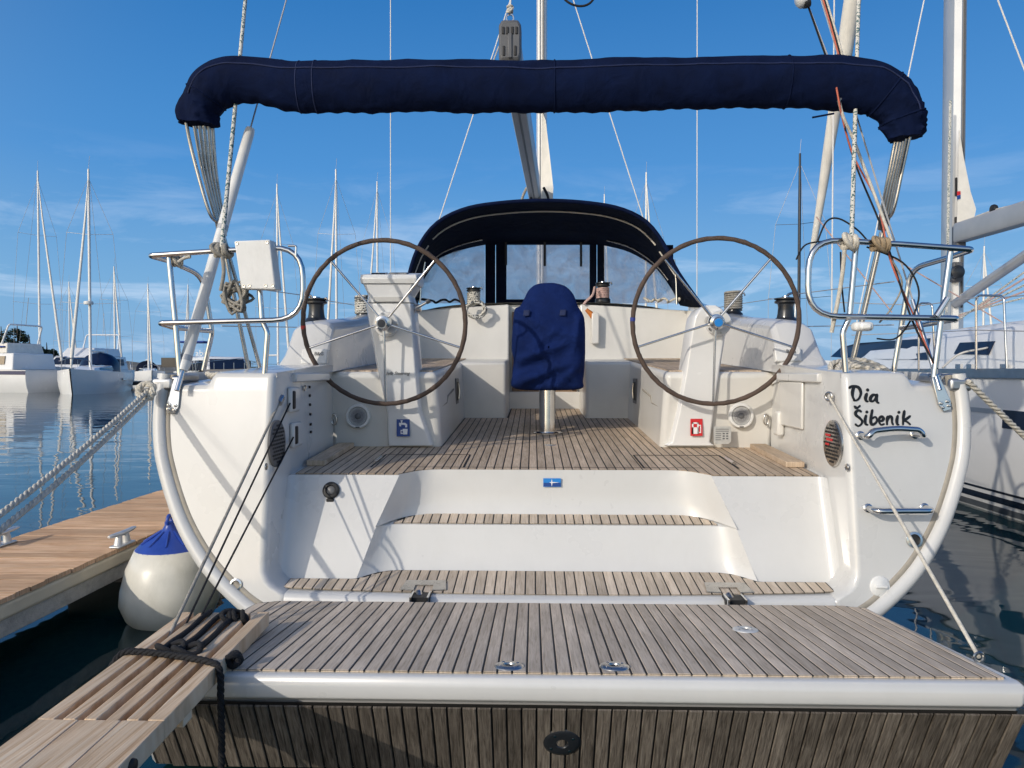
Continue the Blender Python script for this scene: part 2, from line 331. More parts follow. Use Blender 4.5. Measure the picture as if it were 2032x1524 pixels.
mat('bark', (0.09, 0.065, 0.045), 0.9, var=(8, 0.3), bump=(20, 0.8))
mat('needles', (0.035, 0.06, 0.028), 0.8, var=(0.9, 0.4), objrand=0.1)
mat('hill', (0.05, 0.075, 0.06), 0.95, var=(0.004, 0.25)); mat('shore', (0.20, 0.18, 0.14), 0.9, var=(0.3, 0.3), bump=(0.6, 0.5))
teak('teak_deck', (0.44, 0.355, 0.265), (0.60, 0.495, 0.385), (0.70, 0.595, 0.48), 'y', stretch=18, scale=1.1, rnd=0.15, bump=0.5)
teak('teak_sole', (0.38, 0.285, 0.195), (0.535, 0.415, 0.30), (0.64, 0.52, 0.395), 'y', stretch=18, scale=1.1, rnd=0.15)
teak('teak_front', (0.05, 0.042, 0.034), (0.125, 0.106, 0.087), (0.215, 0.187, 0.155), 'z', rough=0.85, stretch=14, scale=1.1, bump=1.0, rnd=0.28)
teak('teak_dock', (0.36, 0.19, 0.10), (0.56, 0.36, 0.22), (0.68, 0.50, 0.35), 'x', bump=0.5)
teak('pine_gang', (0.46, 0.28, 0.15), (0.72, 0.52, 0.335), (0.82, 0.67, 0.49), 'y', stretch=34, scale=0.6, bump=0.6, rnd=0.08)
teak('wood_panel', (0.16, 0.10, 0.06), (0.24, 0.16, 0.10), (0.32, 0.22, 0.15), 'z', stretch=20)
def fleck_rope(name, base, fleck, scale=26):
    m = bpy.data.materials.new(name); m.use_nodes = True; t = m.node_tree; b = t.nodes['Principled BSDF']; l = t.links.new; b.inputs['Roughness'].default_value = 0.85
    co = N(t, 'ShaderNodeTexCoord'); w = N(t, 'ShaderNodeTexVoronoi'); w.inputs['Scale'].default_value = scale; l(co.outputs['Object'], w.inputs['Vector'])
    sp = N(t, 'ShaderNodeSeparateColor'); l(w.outputs['Color'], sp.inputs[0]); gt = N(t, 'ShaderNodeMath', operation='GREATER_THAN'); gt.inputs[1].default_value = 0.72; l(sp.outputs[0], gt.inputs[0])
    mx = N(t, 'ShaderNodeMix', data_type='RGBA'); mx.inputs['A'].default_value = (*base, 1); mx.inputs['B'].default_value = (*fleck, 1); l(gt.outputs[0], mx.inputs['Factor']); l(mx.outputs['Result'], b.inputs['Base Color'])
    M[name] = m
fleck_rope('rope_fleck', (0.62, 0.60, 0.54), (0.06, 0.13, 0.13), 120)
fleck_rope('rope_coil', (0.60, 0.58, 0.52), (0.07, 0.08, 0.09), 90)
def vinyl():
    m = bpy.data.materials.new('vinyl'); m.use_nodes = True; t = m.node_tree; t.nodes.clear(); l = t.links.new
    o = N(t, 'ShaderNodeOutputMaterial'); mix = N(t, 'ShaderNodeMixShader'); tr = N(t, 'ShaderNodeBsdfTransparent'); tr.inputs[0].default_value = (0.92, 0.93, 0.95, 1)
    p = N(t, 'ShaderNodeBsdfPrincipled'); p.inputs['Base Color'].default_value = (0.84, 0.84, 0.84, 1); p.inputs['Roughness'].default_value = 0.3
    tl = N(t, 'ShaderNodeBsdfTranslucent'); tl.inputs[0].default_value = (0.92, 0.92, 0.91, 1); m2 = N(t, 'ShaderNodeMixShader'); m2.inputs[0].default_value = 0.5; l(p.outputs[0], m2.inputs[1]); l(tl.outputs[0], m2.inputs[2])
    co = N(t, 'ShaderNodeTexCoord'); nz = N(t, 'ShaderNodeTexNoise'); nz.inputs['Scale'].default_value = 3.4; nz.inputs['Detail'].default_value = 7; nz.inputs['Distortion'].default_value = 2.0; l(co.outputs['Object'], nz.inputs['Vector'])
    mr = N(t, 'ShaderNodeMapRange'); mr.inputs['From Min'].default_value = 0.3; mr.inputs['From Max'].default_value = 0.75; mr.inputs['To Min'].default_value = 0.5; mr.inputs['To Max'].default_value = 0.95; l(nz.outputs['Fac'], mr.inputs['Value'])
    bp = N(t, 'ShaderNodeBump'); bp.inputs['Strength'].default_value = 0.3; bp.inputs['Distance'].default_value = 0.05; l(nz.outputs['Fac'], bp.inputs['Height']); l(bp.outputs[0], p.inputs['Normal'])
    l(mr.outputs[0], mix.inputs[0]); l(tr.outputs[0], mix.inputs[1]); l(m2.outputs[0], mix.inputs[2]); l(mix.outputs[0], o.inputs[0]); M['vinyl'] = m
vinyl()
def water_mat():
    m = bpy.data.materials.new('water'); m.use_nodes = True; t = m.node_tree; b = t.nodes['Principled BSDF']; l = t.links.new
    b.inputs['Base Color'].default_value = (0.004, 0.026, 0.030, 1); b.inputs['Roughness'].default_value = 0.03; b.inputs['IOR'].default_value = 1.33; b.inputs['Specular IOR Level'].default_value = 0.5
    co = N(t, 'ShaderNodeTexCoord'); mp = N(t, 'ShaderNodeMapping'); mp.inputs['Scale'].default_value = (0.55, 1.0, 1); l(co.outputs['Object'], mp.inputs[0])
    n1 = N(t, 'ShaderNodeTexNoise'); n1.inputs['Scale'].default_value = 1.1; n1.inputs['Detail'].default_value = 3; n1.inputs['Distortion'].default_value = 0.4; l(mp.outputs[0], n1.inputs['Vector'])
    n2 = N(t, 'ShaderNodeTexNoise'); n2.inputs['Scale'].default_value = 0.09; n2.inputs['Detail'].default_value = 2; l(mp.outputs[0], n2.inputs['Vector'])
    mr = N(t, 'ShaderNodeMapRange'); mr.inputs['From Min'].default_value = 0.35; mr.inputs['From Max'].default_value = 0.65; mr.inputs['To Min'].default_value = 0.35; mr.inputs['To Max'].default_value = 1.0; l(n2.outputs['Fac'], mr.inputs['Value'])
    mu = N(t, 'ShaderNodeMath', operation='MULTIPLY'); l(n1.outputs['Fac'], mu.inputs[0]); l(mr.outputs[0], mu.inputs[1])
    bp = N(t, 'ShaderNodeBump'); bp.inputs['Strength'].default_value = 0.22; bp.inputs['Distance'].default_value = 0.12; l(mu.outputs[0], bp.inputs['Height']); l(bp.outputs[0], b.inputs['Normal']); M['water'] = m
water_mat()
# ------------------------------------------------------------------ water, far shore
w = MB().add([(-6000, -60, 0), (6000, -60, 0), (6000, 9000, 0), (-6000, 9000, 0)], [(0, 1, 2, 3)]).build('sea', 'water', origin=(0, 0, 0), smooth=False); tag(w, kind='structure')
hb = MB(); row0 = []; row1 = []; row2 = []
for i in range(90):
    x = -3600 + i * 80; h = 22 + 20 * noise.noise(Vector((x * 0.0021, 1.3, 0))) + 8 * noise.noise(Vector((x * 0.008, 4, 0)))
    row0.append((x, 4000, -3)); row1.append((x, 4150, max(4, h * 0.8))); row2.append((x, 4500, max(5, h)))
hb.loft([row0, row1, row2]); tag(hb.build('hills', 'hill', origin=(0, 4000, 0)), kind='structure')
# ------------------------------------------------------------------ the yacht
Y = thing('sailing_yacht', (0, 4, 0), 'large white sailing yacht seen from its open stern with two steering wheels', 'yacht')
def part(mb, name, m, parent=None, **k): return mb.build(name, m, parent or Y, **k)
OUT = [(1913, 742), (1921, 800), (1924, 850), (1921, 905), (1912, 950), (1898, 1000), (1880, 1050), (1855, 1100), (1822, 1150), (1775, 1200), (1725, 1240), (1640, 1282), (1500, 1320), (1300, 1338), (1108, 1342)]
op = [on_wing(*p) for p in OUT]; op[-1].x = 0
for p in op: p.x *= 1.0
half = smooth_path([(p.x, 0, p.z) for p in op], 6)
zx = sorted((p.z, p.x) for p in half)
def xo(z, inset=0):
    for (a, xa), (b, xb) in zip(zx, zx[1:]):
        if a <= z <= b: return lerp(xa, xb, (z - a) / max(1e-6, b - a)) - inset
    return zx[-1][1] - inset if z > zx[-1][0] else 0
def inset_curve(d):
    o = []
    for i, p in enumerate(half):
        t = (half[min(i + 1, len(half) - 1)] - half[max(i - 1, 0)]).normalized(); nrm = Vector((t.z, 0, -t.x)); q = p + nrm * (-d if nrm.x > 0 else d)
        o.append(q)
    return [q for q in o if q.x > 0]
# hull shell
hm = MB(); rows = []
for (yy, fx, dz, fz) in ((None, 1, 0, 1), (6, 1.01, 0.03, 1), (8.5, 1.0, 0.09, 1.05), (11, .93, .18, 1.1), (13.5, .74, .3, 1.1), (16, .4, .42, 1.1), (18.2, .03, .55, 1.0)):
    r = []
    for s in (1, -1):
        pts = half if s == 1 else half[::-1][1:]
        for p in pts:
            z = p.z * fz - (fz - 1) * 1.5 + dz * max(0, p.z) / 1.5
            r.append(Vector((s * p.x * fx, (yw(p.x, p.z) + 0.03) if yy is None else yy, z)))
    rows.append(r)
hm.loft(rows); part(hm, 'hull', 'hull_white')
for s in (1, -1):
    rim = MB(); c = [Vector((s * q.x, yw(q.x, q.z) + 0.005, q.z)) for q in inset_curve(0.041) if q.z > 0.1]
    rim.tube(c, 0.043, 10); part(rim, 'transom_rim', 'gelcoat')
for s in (1, -1):
    gk = MB(); gk.tube([Vector((s * q.x, yw(q.x, q.z) + 0.012, q.z)) for q in inset_curve(0.092) if q.z > 0.12], 0.02, 8); part(gk, 'transom_gasket', 'gasket')
# quarter panels: outer transom face, rounded edge, inner cockpit wall and deck corner
XIN = 1.575
def side_y(z): return lerp(4.245, 4.47, min(max((z - 0.355) / 0.57, 0), 1)) + 0.03
def wall_x(y, z): return XIN + 0.02 * min(max((y - 4.4), 0), 1.1)
def ztop(x): return 1.532 - 0.068 * (lambda t: t * t * (3 - 2 * t))(min(max((x - 1.93) / 0.05, 0), 1))
for s in (-1, 1):
    q = MB(); rows = []
    zs = [0.19 + 0.02 * i for i in range(10)] + [0.40 + 0.05 * i for i in range(21)] + [1.425]
    us = [i / 8 * 0.5 for i in range(8)] + [0.5 + 0.5 * i / 16 for i in range(17)]
    def xin(z):
        if z >= 0.47: return XIN
        if z <= 0.345: return XIN - 0.125
        return XIN - 0.125 + math.sqrt(max(0, 0.125 ** 2 - (0.47 - z) ** 2))
    def row(z, top=None):
        r = []; xi = xin(z); X1 = max(xi + 0.02, xo(z, 0.095)); rd = 0.045
        ye = 5.52 if z > 0.95 else side_y(z)
        y0 = yw(xi, z)
        for y in (ye, lerp(ye, y0 + rd, .5), y0 + rd): r.append((wall_x(y, z) - XIN + xi, y, z))
        for k in range(1, 5):
            a = k / 5 * math.pi / 2; r.append((xi + rd * (1 - math.cos(a)), yw(xi, z) + rd * (1 - math.sin(a)), z))
        for u in us:
            x = lerp(xi + rd, X1, u)
            r.append((x, yw(x, z), z))
        if top is not None:
            dz, dy = top; r = [(x, (y + dy + .15 * (ztop(x) + dz - z)) if i > 2 else max(y, y0 + dy + .012), ztop(x) + dz) for i, (x, y, zz) in enumerate(r)]
        return [Vector((s * x, y, z)) for x, y, z in r]
    for z in zs: rows.append(row(z))
    for t in ((-0.03, 0), (-0.008, 0.008), (0, 0.03)): rows.append(row(1.43, t))
    last = rows[-1]
    rows.append([Vector((p.x, 5.3 if i > 2 else max(p.y, 5.3), p.z + 0.05)) for i, p in enumerate(last)])
    q.loft(rows); part(q, 'quarter_panel', 'gelcoat', ang=60)
# transom lip under the lowest step
lip = MB(); rows = []
for (z, dy) in ((0.15, 0), (0.25, 0), (0.318, 0), (0.335, 0.008), (0.341, 0.03), (0.343, 0.09), (0.372, 0.42)):
    rows.append([Vector((x, yw(x, z) + dy, z)) for x in [-1.47 + 2.94 * i / 24 for i in range(25)]])
lip.loft(rows); part(lip, 'transom_lip', 'gelcoat', ang=60)
# step moulding contours (right half, then mirrored)
def mirror(c, n=25):
    c = resample(smooth_path(c, 6), n); return [Vector((-p.x, p.y, p.z)) for p in c] + [p for p in c[::-1]][1:]
L0 = mirror([(1.13, 4.245, .358), (1.09, 4.285, .36), (1.03, 4.345, .365), (.95, 4.38, .37), (.85, 4.385, .371), (.4, 4.385, .372), (0, 4.385, .372)])
L1f = mirror([(1.04, 4.352, .632), (1.012, 4.40, .632), (.97, 4.43, .632), (.90, 4.445, .632), (.78, 4.447, .632), (.4, 4.447, .632), (0, 4.447, .632)])
L1b = mirror([(1.04, 4.352, .638), (1.0, 4.42, .645), (.93, 4.53, .655), (.84, 4.60, .662), (.72, 4.622, .664), (.4, 4.622, .664), (0, 4.622, .664)])
L2 = mirror([(.923, 4.47, .922), (.888, 4.52, .923), (.835, 4.59, .926), (.77, 4.625, .928), (.70, 4.632, .93), (.4, 4.632, .93), (0, 4.632, .93)])
def riser(a, b, name, nose):
    m = MB(); rows = []
    for t in (0, .03, .25, .5, .75, .93, .975):
        k = 0.02 * (1 - t) ** 8
        rows.append([p.lerp(q_, t) - Vector((0, k, 0)) for p, q_ in zip(a, b)])
    rows.append([q_ + Vector((0, 0, .0045 if nose else 0)) for q_ in b]); rows.append([Vector((q_.x, q_.y + 0.03, q_.z + (.003 if nose else 0))) for q_ in b])
    m.loft(rows); return part(m, name, 'gelcoat', ang=28)
riser(L0, L1f, 'step_riser', 0); riser(L1b, L2, 'step_riser', 1)
m = MB(); m.loft([[p + Vector((0, .0, 0)) for p in L1f], [Vector((p.x, max(p.y, L1f[i].y) + 0.01, p.z)) for i, p in enumerate(L1b)]]); part(m, 'step_base', 'gelcoat')
for s in (-1, 1):
    m = MB(); A, B_, C_ = Vector((1.13, 4.245, .358)), Vector((1.04, 4.352, .632)), Vector((.923, 4.47, .922)); rows = []
    for i in range(13):
        t = i / 12; e = A.lerp(B_, t * 2) if t < .5 else B_.lerp(C_, t * 2 - 1)
        z = e.z; yy = side_y(z) - 0.03
        r = [Vector((x, yy, z)) for x in (e.x, lerp(e.x, XIN, .35), lerp(e.x, XIN, .7), XIN - 0.06)]
        for k in range(1, 5): a = k / 4 * math.pi / 2; r.append(Vector((XIN - 0.06 + 0.06 * math.sin(a), yy - 0.06 * (1 - math.cos(a)), z)))
        r[0] = Vector((e.x, e.y, e.z)); rows.append([Vector((s * p.x, p.y, p.z)) for p in r])
    rows.append([Vector((p.x, p.y + 0.03, p.z + 0.002)) for p in rows[-1]])
    m.loft(rows); part(m, 'step_side', 'gelcoat', ang=60)
# ---- plank sheets
PITCHW, GAP = 0.0537, 0.0072
def planks(parent, x0, x1, ylo, yhi, zf, mat_, thick=0.006, pitch=PITCHW, bev=True, minl=0.03):
    n = int(math.ceil((x1 - x0) / pitch - 0.02)); c = 0
    for i in range(n):
        a = x0 + i * pitch; b = min(a + pitch - GAP, x1)
        if b - a < 0.008: continue
        xs = [a + 1e-4, (a + b) / 2, b - 1e-4]
        lo = [ylo(x) for x in xs]; hi = [min(yhi(xs[0]), yhi(xs[1])) if k < 1 else min(yhi(xs[k]), yhi(xs[k - 1] if k == 1 else xs[1])) for k in range(3)]
        mh = min(yhi(xs[0]), yhi(xs[2]))
        if max(hi) - mh > 0.12: hi = [mh] * 3
        if min(h - l for h, l in zip(hi, lo)) < minl: continue
        e = 0.0015
        ring = [(xs[0], lo[0]), (xs[1], lo[1]), (xs[2], lo[2]), (xs[2], hi[2]), (xs[1], hi[1]), (xs[0], hi[0])]
        cx = (a + b) / 2
        top = [Vector((x + (e if x < cx - 1e-3 else -e if x > cx + 1e-3 else 0), y + (e if k < 3 else -e), 0)) for k, (x, y) in enumerate(ring)]
        jz = random.uniform(-0.0006, 0.0006)
        v = [Vector((x, y, zf(x, y) - thick)) for x, y in ring] + [Vector((x, y, zf(x, y) - e + jz)) for x, y in ring] + [Vector((p.x, p.y, zf(p.x, p.y) + jz)) for p in top]
        f = [tuple(range(12, 18))] + [(k, (k + 1) % 6, 6 + (k + 1) % 6, 6 + k) for k in range(6)] + [(6 + k, 6 + (k + 1) % 6, 12 + (k + 1) % 6, 12 + k) for k in range(6)]
        MB().add(v, f).build('plank', mat_, parent, smooth=False, recalc=False); c += 1
    return c
def caulk_sheet(name, x0, x1, ylo, yhi, zf, parent, m='caulk', n=120, dz=-0.0016, ex=0.004):
    mb = MB(); r0 = []; r1 = []
    for i in range(n + 1):
        x = lerp(x0, x1, i / n); a, b = ylo(x) - ex, yhi(x) + ex
        r0.append((x, a, zf(x, a) + dz)); r1.append((x, b, zf(x, b) + dz))
    mb.loft([r0, r1]); return part(mb, name, m, parent, smooth=False)
def curve_y(C):
    pts = sorted([(p.x, p.y) for p in C])
    def f(x):
        if x <= pts[0][0]: return pts[0][1]
        for (a, ya), (b, yb) in zip(pts, pts[1:]):
            if a <= x <= b: return lerp(ya, yb, (x - a) / max(1e-6, b - a))
        return pts[-1][1]
    return f
yL0, yL1f, yL1b, yL2 = map(curve_y, (L0, L1f, L1b, L2))
# lowest step
slo = lambda x: 4.025 + 0.03 * x * x + 0.07 * max(0, abs(x) - 1.38) ** 1; shi = lambda x: (yL0(x) if abs(x) < 1.13 else 4.245) - 0.022
szf = lambda x, y: 0.344 + 0.095 * (y - 4.03) + 0.006
st = caulk_sheet('step_tread', -1.50, 1.50, slo, shi, szf, Y); planks(st, -1.497, 1.497, slo, shi, szf, 'teak_deck', pitch=0.0555)
# middle step
mlo = lambda x: min(yL1f(x) + 0.012, 4.46); mhi = lambda x: max(yL1b(x) - 0.014, mlo(x) + .004)
mzf = lambda x, y: lerp(0.634, 0.664, (y - 4.447) / 0.175) + 0.006
mw = 0.955; st = caulk_sheet('step_tread', -mw, mw, mlo, mhi, mzf, Y); planks(st, -mw + .003, mw - .003, mlo, mhi, mzf, 'teak_deck', minl=.012)
# cockpit sole
solo = lambda x: (yL2(x) + 0.004 if abs(x) < 0.923 else 4.474)
def sohi(x):
    a = abs(x)
    return 8.42 if a < 0.385 else 7.47 if a < 0.83 else 5.56
zsf = lambda x, y: sole_z(y) + 0.005
sole = caulk_sheet('cockpit_sole', -1.6, 1.6, lambda x: solo(x) + .012, lambda x: 8.6, lambda x, y: sole_z(y) - .004, Y, 'gelcoat', n=160, dz=0)
caulk_sheet('sole_caulking', -1.55, 1.55, solo, sohi, zsf, sole, n=240, dz=-0.0016)
planks(sole, -1.546, 1.546, solo, sohi, zsf, 'teak_sole')
# hatch seams and latches in the sole
def seam(a, b, wd_=0.012, m='caulk', h=0.0022):
    a, b = Vector(a), Vector(b); d = (b - a).normalized(); n_ = Vector((-d.y, d.x, 0)) * wd_ / 2
    pts = [a - n_, b - n_, b + n_, a + n_]; v = [Vector((p.x, p.y, zsf(p.x, p.y) + 0.0008)) for p in pts]
    part(MB().prism(v, (0, 0, h * .5)), 'hatch_seam', m, sole, smooth=False)
for s in (-1, 1):
    a, b, c, d = Vector((s * .56, 4.68, 0)), Vector((s * 1.14, 4.68, 0)), Vector((s * 1.14, 5.18, 0)), Vector((s * .56, 5.18, 0))
    seam(b, c); seam(c, d); seam(d, a)
    part(MB().tube([(s * 1.14, 4.80, zsf(0, 4.80) + .012), (s * 1.14, 5.0, zsf(0, 5.0) + .012)], 0.012, 8), 'hatch_latch', 'stainless', sole)
seam((-0.92, 4.695, 0), (0.92, 4.695, 0), 0.005)
part(MB().lathe([(.001, .006), (.045, .006), (.05, 0)], on_sole(1092, 884), n=20), 'deck_ring', 'stainless_dull', sole)
# teak foot pads along the coaming walls
for s in (-1, 1):
    v = [(s * 1.555, 4.72, 0), (s * 1.44, 4.72, 0), (s * 1.44, 5.5, 0), (s * 1.555, 5.5, 0)]; v = [Vector((x, y, sole_z(y) + .006)) for x, y, _ in v]
    part(MB().prism(v, (0, 0, 0.035)), 'foot_pad', 'teak_sole', bevel=0.004)
# ---- benches, bulkhead, coamings
def bz(y): return 1.535 + 0.047 * (y - 5.6)
for s in (-1, 1):
    def P(x, y, z): return Vector((s * x, y, z))
    b = MB(); b.hexa([P(.80, 5.57, .9), P(1.62, 5.57, .9), P(1.62, 8.45, .95), P(.80, 8.45, .95), P(.83, 5.50, bz(5.5)), P(1.66, 5.46, bz(5.5)), P(1.66, 8.45, bz(8.45)), P(.83, 8.45, bz(8.45))])
    bench = part(b, 'cockpit_bench', 'gelcoat_cream', bevel=0.045, seg=4)
    b = MB(); b.hexa([P(.395, 7.48, .95), P(.9, 7.48, .95), P(.9, 8.6, 1.0), P(.395, 8.6, 1.0), P(.395, 7.48, bz(7.48)), P(.9, 7.48, bz(7.48)), P(.9, 8.6, bz(8.6)), P(.395, 8.6, bz(8.6))])
    part(b, 'bench_end', 'gelcoat_cream', bevel=0.03, seg=3)
    # bench seat planks
    for i in range(12):
        xa = .87 + i * .056; v = [P(xa, 5.56, 0), P(xa + .051, 5.56, 0), P(xa + .051, 8.36, 0), P(xa, 8.36, 0)]; v = [Vector((p.x, p.y, bz(p.y) + .001)) for p in v]
        MB().prism(v, (0, 0, .008)).build('plank', 'teak_sole', bench, smooth=False)
    # moulded seam line along locker lids
    part(MB().tube([P(.826, 5.62, bz(5.6) - .27), P(.822, 6.05, bz(6) - .27), P(.818, 6.1, bz(6) - .22), P(.818, 6.55, bz(6.5) - .2)], 0.008, 6), 'locker_seam', 'gasket', bench)
    # bulkhead
    b = MB(); b.hexa([P(.395, 8.40, 1.55), P(1.66, 8.40, 1.55), P(1.66, 8.9, 1.55), P(.395, 8.9, 1.55), P(.395, 8.43, 2.275), P(1.66, 8.46, 2.20), P(1.66, 8.9, 2.22), P(.395, 8.9, 2.3)])
    part(b, 'cabin_bulkhead', 'gelcoat_cream', bevel=0.02, seg=3)
    # coaming loft
    cm = MB(); secs = []
    prof = [(1.585, 1.42), (1.60, 1.62), (1.622, 1.84), (1.66, 1.885), (1.74, 1.90), (1.86, 1.885), (1.925, 1.845), (1.99, 1.66), (2.04, 1.45)]
    for (yy, dz, lean) in ((5.30, 0, .0), (5.46, .0, .5), (5.62, .01, .96), (5.68, .02, 1), (6.6, .09, 1), (7.5, .20, 1), (8.6, .36, 1)):
        secs.append([P(x - (yy - 5.4) * .03 * (x > 1.7), yy, 1.47 + (z - 1.47) * max(.02, lean) * (1 + dz * .4) + dz) for x, z in prof])
    cm.loft(secs); cm.add(secs[0], [tuple(range(len(prof)))]); part(cm, 'cockpit_coaming', 'gelcoat', ang=24, bevel=.012)
    part(MB().tube([secs[i][0].lerp(secs[i][2], .0) + Vector((-s * .004, -.002, .0)) for i in (1, 2, 3)] , .006, 6), 'coaming_groove', 'gasket')
    # side deck
    sd = MB(); sd.loft([[P(1.55, 5.28, 1.53), P(2.16, 5.28, 1.48)], [P(1.55, 8.5, 1.68), P(2.2, 8.5, 1.62)], [P(.2, 13, 1.8), P(1.9, 13, 1.8)], [P(0, 18, 2.05), P(.1, 18, 2.05)]]); part(sd, 'side_deck', 'nonskid')
ro = MB(); ro.loft([[Vector((x, y, z0 - .12 * (x / 1.5) ** 4)) for x in [-1.6 + .2 * i for i in range(17)]] for (y, z0) in ((8.5, 2.30), (10, 2.33), (12, 2.26), (14.2, 1.85))]); part(ro, 'coachroof', 'gelcoat')
# companionway: sill, washboards
part(MB().box((0, 8.52, 1.19), (.80, .14, .22)), 'companionway_sill', 'gelcoat_cream', bevel=0.012)
cw = part(MB().box((0, 8.60, 1.78), (.82, .05, 1.0)), 'companionway_frame', 'gelcoat_cream', bevel=0.006)
for i, x in enumerate((-.345, -.30, .30, .345)):
    MB().box((x, 8.545, 1.74), (.036, .05, .92)).build('door_post', 'wood_panel', cw, bevel=0.004)
MB().box((0, 8.555, 1.74), (.55, .03, .92)).build('washboard', 'glass_dark', cw, bevel=0.004)
MB().box((0, 8.53, 1.36), (.70, .04, .13)).build('door_step', 'wood_panel', cw, bevel=0.004)
# ---- swim platform
PF, PN = (3.90, 0.336), (2.69, 0.452)
def pz(x, y): return lerp(PN[1], PF[1], (y - PN[0]) / (PF[0] - PN[0]))
pb = MB(); sec = [(3.90, -.012), (3.90, -.09), (3.0, -.40), (2.86, -.415), (2.70, -.10), (2.672, -.085), (2.666, -.04), (2.676, -.006), (2.70, 0.0)]
xs = [-1.60, -1.585, 1.585, 1.60]; rows = []
for x in xs:
    k = .012 if abs(x) > 1.59 else 0
    rows.append([Vector((x, lerp(y, 3.3, k), pz(0, y) + dz - (k if dz > -.02 else -k))) for y, dz in sec])
n_ = len(sec)
pb.loft(rows, closed=True); pb.add(rows[0], [tuple(range(n_))]); pb.add(rows[-1], [tuple(range(n_))])
plat = part(pb, 'swim_platform', 'gelcoat', ang=50, bevel=0.006)
pzf = lambda x, y: pz(x, y) + 0.009
plo, phi = (lambda x: 2.705), (lambda x: 3.872 - max(0, abs(x) - 1.45) * .6)
caulk_sheet('deck_caulking', -1.545, 1.545, plo, phi, pzf, plat, dz=-.0016)
planks(plat, -1.541, 1.541, plo, phi, pzf, 'teak_deck', thick=.008)
# outer face of the platform, slatted
A_, B2 = Vector((0, 2.683, pz(0, 2.69) - .098)), Vector((0, 2.843, pz(0, 2.85) - .40))
nn = Vector((0, -(B2 - A_).z, (B2 - A_).y)).normalized(); nn = nn if nn.y < 0 else -nn
pc = MB(); pc.add([A_ + nn * .004 + Vector((x, 0, 0)) for x in (-1.575, 1.575)] + [B2 + nn * .004 + Vector((x, 0, 0)) for x in (1.575, -1.575)], [(0, 1, 2, 3)]); part(pc, 'face_caulking', 'caulk', plat, smooth=False)
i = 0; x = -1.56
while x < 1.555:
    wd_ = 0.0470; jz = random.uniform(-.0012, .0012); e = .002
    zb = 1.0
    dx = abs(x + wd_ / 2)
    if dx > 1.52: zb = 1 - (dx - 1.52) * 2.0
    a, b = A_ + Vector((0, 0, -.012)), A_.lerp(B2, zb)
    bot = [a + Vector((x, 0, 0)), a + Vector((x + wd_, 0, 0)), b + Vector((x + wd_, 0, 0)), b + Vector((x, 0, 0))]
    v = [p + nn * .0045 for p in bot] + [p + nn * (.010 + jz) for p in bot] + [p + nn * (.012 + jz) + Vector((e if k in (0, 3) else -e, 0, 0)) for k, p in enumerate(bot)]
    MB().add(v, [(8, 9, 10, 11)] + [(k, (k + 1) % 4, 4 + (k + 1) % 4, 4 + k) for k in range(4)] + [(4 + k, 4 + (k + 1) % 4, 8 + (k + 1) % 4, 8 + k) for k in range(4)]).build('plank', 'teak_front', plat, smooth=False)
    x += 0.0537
# sockets
def socket(px, py, m, on_face=False, r=.056):
    if on_face:
        d = ray(px, py); t = (A_ - CAM).dot(nn) / d.dot(nn); c = CAM + d * t + nn * .012; ax = nn; r = .071
    else:
        c = onslope(px, py, PN[1] + .009, PN[0], (PF[1] - PN[1]) / (PF[0] - PN[0])); ax = Vector((0, .096, 1)).normalized()
    o = part(MB().lathe([(.02, .001), (.024, .008), (r * .75, .008), (r * .97, .004), (r, 0), (r * .9, -.002), (.02, -.002)], c, ax, n=28, closed=True), 'socket_plate', m, plat)
    MB().lathe([(.0005, .0015), (.021, .0015), (.021, -.001)], c, ax, n=16).build('socket_hole', 'rubber_black', o)
    Q = Vector((0, 0, 1)).rotation_difference(ax).to_matrix()
    for k in range(4):
        a = k * math.pi / 2 + .6; MB().lathe([(.0045, .0065), (.006, .0085), (.0045, .0095), (.0005, .0095)], c + Q @ Vector((r * .68 * math.cos(a), r * .68 * math.sin(a), 0)), ax, n=8).build('screw', 'stainless', o)
socket(1010, 1322, 'stainless_dull'); socket(1219, 1323, 'stainless_dull'); socket(1479, 1250, 'alu_cast'); socket(1115, 1467, 'winch_dark', True)
# hinges
for hx in (-.723, .93):
    hg = MB(); z0 = szf(0, 4.08); 
    v = [Vector((hx + dx, y, szf(0, y) + .0015)) for dx, y in ((-.11, 4.19), (.11, 4.19), (.125, 4.06), (.05, 4.05), (.05, 4.12), (-.05, 4.12), (-.05, 4.05), (-.125, 4.06))]
    h = part(hg.prism(v, (0, 0, .006)), 'hinge_plate', 'stainless_dull', smooth=False)
    MB().box((hx, 3.985, .30), (.105, .09, .10)).build('hinge_recess', 'rubber_black', h)
    for dx in (-.045, .045): MB().box((hx + dx, 3.965, .315), (.010, .11, .09)).build('hinge_cheek', 'stainless', h)
    MB().tube([(hx - .02, 4.03, .35), (hx + .01, 3.93, .30)], .02, 10).build('hinge_arm', 'stainless_dull', h)
